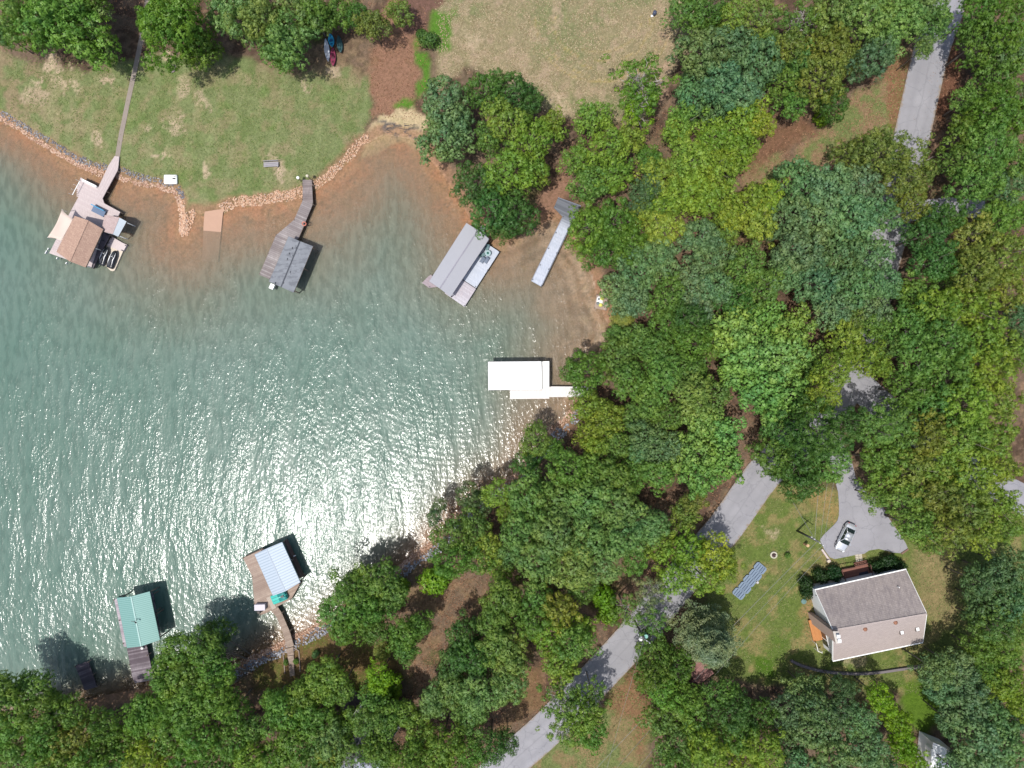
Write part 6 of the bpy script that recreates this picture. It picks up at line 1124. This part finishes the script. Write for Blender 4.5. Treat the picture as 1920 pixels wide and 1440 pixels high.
# (style, colour, px, py, r px, extra height m)
T_ = """
OG 62 42 60;OG 128 48 82;Og 175 72 52;OD 12 66 30;OG 150 -6 60;OE 330 56 70;OE 372 92 48;OE 300 30 40;Og 440 22 62;Og 486 40 50;Og 540 82 56;Og 560 30 50;OG 520 100 36;OG 590 30 42;YG 638 24 36;YV 700 46 36;YV 748 26 32;DD 672 30 28;
PP 833 196 52;PP 834 262 56;PP 860 230 34;DD 912 172 44;DD 960 176 46;DD 995 190 28;YY 945 230 48;YY 1000 262 52;YG 918 262 34;YY 960 320 56;YY 1035 232 30;YY 1000 320 40;DD 890 348 46;DD 926 396 50;DD 968 404 46;DD 948 432 30;
YY 1108 222 42;YY 1086 300 40;YY 1140 276 46;YY 1176 262 38;YG 1104 346 42;YY 1150 330 44;SE 1200 160 62;SL 1196 200 44;
PP 1310 104 52;PP 1368 92 52;PP 1420 120 52;PP 1352 160 50;PP 1300 170 42;PP 1388 176 42;PP 1336 206 38;YG 1290 24 44;DD 1330 18 44;YY 1372 32 34;YV 1424 34 44;YY 1336 52 26;YG 1440 74 28;SE 1494 44 46;YV 1478 90 36;Og 1560 26 54;Og 1620 28 56;Og 1680 36 54;Og 1724 24 44;Og 1748 46 38;DG 1470 150 42;YV 1550 96 50;YV 1590 110 34;DV 1540 150 50;Dp 1634 112 44;YG 1500 110 36;YG 1486 196 34;DD 1560 196 34;BL 1538 222 16;Og 1660 80 40;Og 1732 90 22;
YY 1274 236 44;Yy 1270 244 30;Yy 1396 228 48;Yy 1424 232 34;Yy 1384 284 44;YY 1336 262 44;YY 1300 304 52;YY 1350 320 44;YY 1240 330 46;YY 1290 360 52;YY 1246 386 44;Yy 1330 372 48;YG 1214 300 34;Dp 1222 350 26;Dp 1200 372 30;
YE 1830 22 40;YE 1876 50 54;YE 1834 80 46;YG 1900 100 44;DP 1884 100 40;YE 1866 150 48;YG 1812 190 36;YE 1858 210 52;YE 1906 220 46;YE 1810 250 44;YG 1850 280 52;YG 1900 300 44;DG 1800 300 38;DG 1826 340 48;Dp 1882 350 44;Dp 1912 180 24;
DV 1600 292 42;DV 1650 286 50;SV 1704 300 46;DV 1690 340 40;DV 1726 330 30;YV 1706 384 40;
Yy 1404 386 50;Yy 1440 372 36;Yy 1420 420 40;Yy 1374 404 34;YY 1244 430 44;YY 1200 400 30;
EE 1100 430 50;EE 1150 420 50;EE 1130 470 46;EE 1180 460 42;
PP 1204 500 50;PP 1240 486 38;PP 1160 548 42;PP 1184 566 38;PP 1310 450 44;PP 1338 488 44;PP 1296 530 42;PP 1340 540 38;PP 1306 580 38;Nv 1168 600 34;
DG 1248 560 44;DD 1290 600 40;DG 1250 610 40;DD 1376 560 44;YG 1400 500 46;DG 1430 540 40;YG 1356 430 40;
PP 1500 348 54;PP 1556 350 50;PP 1604 352 50;PP 1470 410 46;PP 1540 410 54;PP 1600 412 52;PP 1646 402 40;PP 1500 470 54;PP 1566 476 56;PP 1630 478 48;PP 1470 512 42;PP 1530 532 50;PP 1600 540 52;PP 1656 532 36;PP 1560 584 40;PP 1634 584 40;
CC 1376 622 52;CC 1430 600 46;CC 1484 620 46;CC 1400 676 56;CC 1460 668 56;CC 1508 680 42;CC 1424 734 52;CC 1482 738 46;CC 1372 700 34;CC 1450 770 34;
YY 1586 640 46;YY 1624 672 44;YY 1560 700 44 5;Yy 1540 744 38 5;YV 1596 600 30;YG 1640 612 32;DG 1668 646 30;SG 1176 1146 40;SG 1226 1168 32;YY 1656 690 22;
DD 1470 800 50;DD 1530 806 54 6;DD 1592 790 30 4;DG 1612 800 30 4;DG 1450 856 44;DD 1500 868 54;DG 1550 868 46;DD 1500 908 40;DD 1576 830 24;
YG 1712 552 44;YY 1752 580 52;YY 1812 574 52;YG 1700 610 48;YG 1770 638 56;YY 1836 630 50;YG 1716 668 48;YG 1780 700 56;YY 1850 690 52;YY 1896 660 40;DG 1700 730 44;YG 1740 756 50;YY 1810 760 54;YY 1868 750 48;DG 1640 800 40 5;YG 1686 804 48;YV 1740 816 50;YY 1800 822 52;YY 1862 820 44;YG 1650 862 48;YV 1700 880 54;YY 1764 876 54;YY 1824 880 52;YY 1876 880 38;YG 1690 930 46;YY 1640 930 30;YV 1750 936 54;YV 1810 950 52;YY 1866 944 44;YG 1716 986 44;YV 1780 996 46;YY 1836 1000 38;YY 1884 990 32;YG 1740 1020 24;
DD 1736 440 44;DD 1770 410 40;DD 1750 490 44;DV 1830 450 50;YG 1868 410 44;YG 1904 400 36;DV 1880 480 52;DV 1826 510 48;DV 1890 540 42;DD 1790 520 36;Pp 1906 596 30;Pp 1900 640 26;
DE 1096 698 44;DE 1072 700 26;OG 1156 670 44;OG 1190 640 40;OG 1150 630 24;OG 1226 660 44;OG 1180 710 44;OG 1240 708 46;OG 1290 690 44;OG 1216 750 40;DG 1296 640 40;DG 1340 640 34;Og 1296 740 44;CG 1340 740 38;
YY 1104 762 42;YY 1138 786 40;YY 1106 812 36;OG 1190 786 38;YG 1250 780 40;CC 1312 790 42;CC 1352 810 40;CC 1300 846 50;CC 1352 864 48;CC 1310 894 44;CC 1270 868 34;PP 1214 820 40;PP 1244 842 38;PP 1200 846 30;OG 1160 832 36;YY 1116 838 28;
DG 1004 824 36;DG 1038 846 28;DD 988 868 30;DG 1066 880 40;OG 1110 880 42;OG 1150 890 38;OG 1190 888 36;OG 1236 890 36;
Og 992 930 50;Og 1046 930 52;Og 1100 940 50;Og 1160 944 50;Og 980 990 50;Og 1040 996 54;Og 1106 1006 52;Og 1166 1006 50;Og 1216 986 40;Og 1010 1052 48;Og 1070 1060 50;Og 1130 1060 40;Og 956 1040 30;
Yy 932 924 34;YY 948 960 24;Dp 824 946 18;Dp 816 966 18;Dp 880 924 28;Dp 900 944 28;DG 850 1002 44;DG 890 984 38;DG 848 1050 42;DG 900 1046 36;YY 918 1024 32;YY 936 1064 32;
YY 1236 1020 42;YY 1286 1030 44;Yy 1340 1040 44;YY 1318 1082 42;YY 1262 1080 40;YV 1282 964 34;YV 1302 940 26;YY 1364 1064 26;DG 1190 1050 30;SF 1216 1110 40;
OG 664 1096 44;OG 712 1080 46;OG 640 1144 46;OG 694 1140 50;OG 738 1118 36;OG 650 1180 34;OG 704 1176 34;BL 812 1090 28;BL 826 1080 22;BL 750 1100 20;
OG 758 1190 36;OG 784 1170 30;OG 764 1220 28;Nv 718 1222 26;
DD 870 1190 40;DD 890 1232 44;DD 852 1240 38;OG 940 1120 44;OG 930 1164 42;Og 960 1230 44;OG 930 1210 38;Og 950 1280 44;Og 900 1300 48;Og 850 1290 44;Og 816 1310 38;Og 880 1344 42;YG 1010 1124 42;YV 1050 1140 40;YY 1030 1190 46;YG 1076 1206 44;YY 1050 1246 42;DG 1000 1160 40;BL 1132 1120 26;BL 1140 1150 22;YY 1090 1180 34;DG 1090 1100 34;
SG 1054 1310 48;YG 1092 1340 46;SG 1110 1300 34;YG 1110 1376 36;SG 1060 1370 40;
YL 714 1270 34;BL 730 1290 28;BY 690 1300 16;
OG 574 1302 40;OG 610 1270 44;OG 640 1292 34;OG 540 1334 48;OG 596 1340 50;OG 560 1392 50;Og 620 1390 46;OG 520 1420 44;OG 600 1440 44;YY 650 1360 34;Yy 620 1420 36;YG 690 1348 40;OG 700 1310 34;OG 728 1346 34;YG 700 1400 34;OG 722 1410 36;SG 660 1424 44;OG 514 1312 28;
OG 760 1340 34;OG 790 1376 40;OG 770 1416 40;YG 830 1400 44;YG 880 1410 40;DD 920 1400 36;DD 950 1390 26;YG 820 1440 44;
DD 420 1176 34;DG 400 1200 38;OG 350 1210 44;OG 328 1256 40;OG 360 1260 52;OG 414 1240 44;OG 290 1326 44;OG 350 1320 52;OG 410 1300 46;DG 440 1330 36;YG 320 1380 46;YG 380 1380 48;YG 440 1390 44;YY 280 1420 46;YG 350 1430 46;YG 410 1440 44;YY 468 1420 40;YG 476 1370 34;OG 262 1350 34;
OG 30 1280 46;OG 84 1276 44;OG 120 1308 26;DG 40 1330 50;DG 100 1330 48;DG 150 1330 36;YG 30 1380 48;YG 90 1386 50;YV 140 1390 46;YG 190 1400 44;DG 40 1430 48;OG 110 1440 48;OG 170 1440 44;YG 236 1390 40;DG 200 1360 34;YG 230 1436 40;
FF 1326 1196 72;DE 1226 1220 44;DE 1264 1250 40;DE 1222 1264 36;DG 1240 1290 42;DG 1280 1310 40;YG 1244 1344 44;YG 1300 1350 46;DG 1260 1390 44;YY 1320 1400 46;YG 1270 1430 44;DD 1370 1330 42;DG 1350 1300 34;YG 1380 1380 44;YY 1430 1400 44;YY 1400 1440 44;DD 1420 1340 38;DG 1340 1440 40;PP 1786 1440 34;
PP 1508 1290 34;Pp 1480 1330 40;Pp 1530 1330 40;PP 1530 1370 42;Pp 1480 1390 40;PP 1560 1420 48;PP 1620 1400 44;PP 1610 1350 34;Dp 1570 1330 34;Dp 1580 1290 24;PP 1500 1440 40;PP 1650 1440 36;YL 1650 1310 32;YL 1680 1352 34;YL 1692 1396 34;YL 1712 1430 34;
PP 1752 1256 34;PP 1790 1250 34;PP 1762 1290 34;Pp 1810 1280 40;PP 1804 1326 46;PP 1850 1340 46;PP 1780 1350 30;PP 1830 1390 50;PP 1880 1400 46;Pp 1890 1350 34;PP 1850 1436 44;PP 1800 1420 28;
Dp 1836 1090 34;Pp 1870 1076 40;Pp 1904 1064 36;Pp 1850 1130 44;Pp 1890 1124 44;DG 1862 1174 42;DG 1900 1180 36;YG 1836 1220 36;YG 1880 1230 42;YY 1880 1280 40;YY 1912 1320 32;DG 1850 1260 28;Yy 1890 1300 26;
BH 1511 1092 15;BH 1512 1110 14;BH 1538 1078 16;BH 1562 1074 16;BH 1644 1062 15;BH 1664 1054 17;BH 1686 1062 14;BG 1476.5 1041 6;Bp 592 1226 8;BE 536 1242 6;BE 555 1240 6;BD 804 76 18;BD 790 66 12;BL 1516 1234 0;BG 1040 846 10
"""
def parse(T_):
    out = []
    for e in T_.replace('\n', '').split(';'):
        e = e.strip()
        if not e: continue
        a = e.split(); s, c = a[0][0], a[0][1]; r = float(a[3])
        if r < 4: continue
        if s == 'E': s, c = 'D', 'E'
        if c == 'v': c = 'V'
        out.append((s, c, float(a[1]), float(a[2]), r, float(a[4]) if len(a) > 4 else 0))
    return out
TREES = parse(T_)
LM = [('brown-roofed boathouse', 150, 430), ('dark-roofed boathouse', 535, 490), ('pale grey boathouse', 865, 490), ('white flat-roofed boathouse', 975, 705), ('blue-roofed boathouse', 518, 1065), ('green-roofed boathouse', 258, 1165),
      ('pale L-shaped dock', 1040, 450), ('kayaks', 627, 90), ('sandy beach', 745, 225), ('silver car', 1586, 1008), ('two-storey white house', 1630, 1150), ('garden shed', 1308, 1265), ('fire ring', 1450, 1040), ('boat ramp', 400, 400),
      ('slate-roofed house', 690, 1360), ('bottom right house corner', 1760, 1430), ('dry field', 1060, 80), ('upper road', 1730, 180), ('middle road', 1370, 960), ('lower road', 1170, 1210), ('asphalt clearing', 1620, 735), ('small dark dock', 160, 1267),
      ('yellow and white pedal boat', 1128, 568), ('concrete path', 245, 150), ('curved retaining wall', 1600, 1260), ('top right corner', 1920, 0), ('right picture edge middle', 1920, 560), ('bottom left corner', 0, 1440),
      ('top left corner', 0, 0), ('bottom right corner', 1920, 1440), ('porch', 1610, 1080), ('tan boardwalk', 550, 1240), ('side lane', 1780, 385), ('transformer pole', 1195, 1120), ('road at the bottom edge', 980, 1420), ('white gangway', 1060, 738), ('roadside grass', 1590, 240)]
ORD = ['nearest', 'second nearest', 'third nearest', 'fourth nearest', 'fifth nearest', 'sixth nearest', 'seventh nearest', 'eighth nearest', 'ninth nearest', 'tenth nearest', 'eleventh nearest', 'twelfth nearest']
def side(dx, dy):
    a = math.degrees(math.atan2(-dy, dx)) % 360
    return ['right of it', 'upper right of it', 'above it', 'upper left of it', 'left of it', 'lower left of it', 'below it', 'lower right of it'][int((a + 22.5) // 45) % 8]
kindof = [(KWORD[t[1]] + ' ' + SWORD[t[0]]) for t in TREES]
rngT = random.Random(77)
for i, (s, ck, px, py, r, eh) in enumerate(TREES):
    best = None
    for nm, lx, ly in LM:
        d0 = math.hypot(px - lx, py - ly); rk = sum(1 for j, t in enumerate(TREES) if kindof[j] == kindof[i] and math.hypot(t[2] - lx, t[3] - ly) < d0)
        if rk < len(ORD):
            sc = rk * 60 + d0
            if best is None or sc < best[0]: best = (sc, nm, rk, lx, ly)
    if best is None: lab = kindof[i] + ' at %s of the wood' % side(px - 1500, py - 700)
    else: lab = '%s, %s of its kind to the %s, %s' % (kindof[i], ORD[best[2]], best[1], side(px - best[3], py - best[4]))
    w_ = lab.split()
    if len(w_) > 16: lab = lab.replace('thin-crowned tree with bare branches', 'bare-branched tree').replace(' of its kind', ''); w_ = lab.split()
    if len(w_) > 16: lab = '%s %s to the %s, %s' % (kindof[i], ORD[best[2]], best[1], side(px - best[3], py - best[4]).replace(' of it', ''))
    k = rngT.randrange(len(STY[s])); Rm = r * S0 * .93
    Rm *= 1.03 if s not in 'BF' else 1.08
    if s == 'B': hz = .75 * Rm
    elif s == 'N': hz = 4.0
    elif s == 'F': hz = 6.5
    elif s == 'S': hz = 6.0 + Rm * .6
    else: hz = 3.9 + Rm * 1.05 + rngT.uniform(-1.6, 1.6) + eh
    if py < 140 and px < 780: hz -= 1.5
    p = G(px, py, hz); gz = H0(p.x, p.y); gz = max(gz, 0.3)
    bx, by = p.x, p.y
    d0_ = shore_d(np.array([bx, bx + .1, bx]), np.array([by, by, by + .1]))
    if d0_[0] < 2.0 and s != 'B':   # crowns that hang over the water lean out from the bank
        gv = Vector((d0_[1] - d0_[0], d0_[2] - d0_[0])); gv = gv.normalized() if gv.length > 1e-6 else Vector((0, -1)); k_ = min(2.2 - d0_[0], 6.0); bx += gv.x * k_; by += gv.y * k_; gz = max(.4, H0(bx, by))
        hz = p.z - gz if False else hz
    root = thing(SNAME[s], (bx, by, gz), lab, 'bush' if s == 'B' else 'tree', 'bushes around the houses and banks' if s == 'B' else 'trees of the wooded lakeshore')
    rz = rngT.random() * 6.283; zf = rngT.uniform(.88, 1.15); ex = rngT.uniform(.92, 1.1)
    c = bpy.data.objects.new('crown', STY[s][k][0]); COL.objects.link(c); c.parent = root; off = Vector((p.x - bx, p.y - by, hz)); c.location = off; c.rotation_euler = (rngT.uniform(-.12, .12), rngT.uniform(-.12, .12), rz); c.scale = (Rm * ex, Rm / ex, Rm * zf)
    b = KCOL[ck]; j = [rngT.uniform(.86, 1.16) * q for q in b]; q = rngT.uniform(.9, 1.12) * 1.55; c.color = (j[0] * q, b[1] * q, j[2] * q, 1)
    t_ = bpy.data.objects.new('trunk', TR[s][k]); COL.objects.link(t_); t_.parent = root; t_.location = off; t_.rotation_euler = off.to_track_quat('Z', 'Y').to_euler() if (bx != p.x) else (0, 0, rz); t_.scale = (Rm * .8, Rm * .8, off.length / ZC[s] if s not in 'B' else Rm)

# ================================================================== GROUND COVER (uncountable tufts and fallen leaves) AND AIR
def scatter(name, lb, cat, polys, n, size, cols, seed, up=.6, dmin=1.0):
    rng = np.random.default_rng(seed); P0_ = []
    areas = [max(1.0, abs(sum(p[i][0] * p[(i + 1) % len(p)][1] - p[(i + 1) % len(p)][0] * p[i][1] for i in range(len(p)))) / 2) for p in polys]
    for p, a in zip(polys, areas):
        xs = [q[0] for q in p]; ys = [q[1] for q in p]; bx = (max(xs) - min(xs)) * (max(ys) - min(ys)); k = int(n * a / sum(areas) * bx / a)
        x = rng.uniform(min(xs), max(xs), k); y = rng.uniform(min(ys), max(ys), k); m = sdf(p, x + rng.normal(size=k) * 5, y + rng.normal(size=k) * 5) < 0; P0_.append(np.stack([x[m], y[m]], 1))
    q = np.concatenate(P0_); f = S0 * (CAMH - 3.0) / CAMH; x = (q[:, 0] - 960) * f; y = (720 - q[:, 1]) * f
    cl = fbm(x * .8, y * .8, seed + 5, 3); d = shore_d(x, y); keep = (d > dmin) & (rng.random(len(x)) < sstep(.3, .6, cl) + .15); x = x[keep]; y = y[keep]; d = d[keep]
    z = height_np(x, y, d) + (fbm(x * .35, y * .35, 9) - .5) * .10
    pos = np.stack([x, y, z + size * up * .5], 1); nr = unit(np.stack([rng.normal(size=len(x)) * .5, rng.normal(size=len(x)) * .5, np.full(len(x), 1.0)], 1))
    t = NT(name + '_mat'); ge = t.node('ShaderNodeNewGeometry'); c = t.ramp(ge.outputs['Random Per Island'], cols); t.principled(c, .9, .1)
    me = leaf_mesh(name, pos, nr, size, size * .5, rng, mat=t.m); o = bpy.data.objects.new(name, me); COL.objects.link(o); tag(o, lb, cat, None, 'stuff')
scatter('grass_tufts', 'tufts of mown green grass over the waterside lawn and yards', 'grass', [[(0, 95), (250, 110), (560, 140), (690, 140), (694, 215), (590, 350), (400, 350), (200, 310), (0, 200)], YARD, ROADGRASS, LOW], 52000, .11, [(0, P(84, 112, 52)), (.4, P(126, 142, 84)), (.75, P(158, 156, 108)), (1, P(104, 132, 60))], 5)
scatter('dry_grass', 'dry straw tufts over the mown field at the top', 'dry grass', [FIELD], 26000, .12, [(0, P(140, 124, 92)), (.5, P(186, 168, 134)), (.8, P(204, 186, 156)), (1, P(132, 140, 90))], 6)
scatter('fallen_leaves', 'brown fallen leaves covering the woodland floor', 'leaf litter', [[(690, 60), (800, 0), (800, 210), (690, 215)], [(1000, 250), (1700, 100), (1720, 300), (1200, 1300), (900, 1440), (700, 1440), (900, 950), (1180, 600), (1060, 330)], [(1750, 0), (1920, 0), (1920, 700), (1700, 500)], [(480, 1240), (900, 1080), (900, 1440), (200, 1440), (300, 1300)], [(0, 60), (700, 60), (700, 0), (0, 0)]], 70000, .12, [(0, P(96, 66, 50)), (.35, P(150, 108, 84)), (.7, P(186, 146, 116)), (1, P(112, 88, 74))], 7)
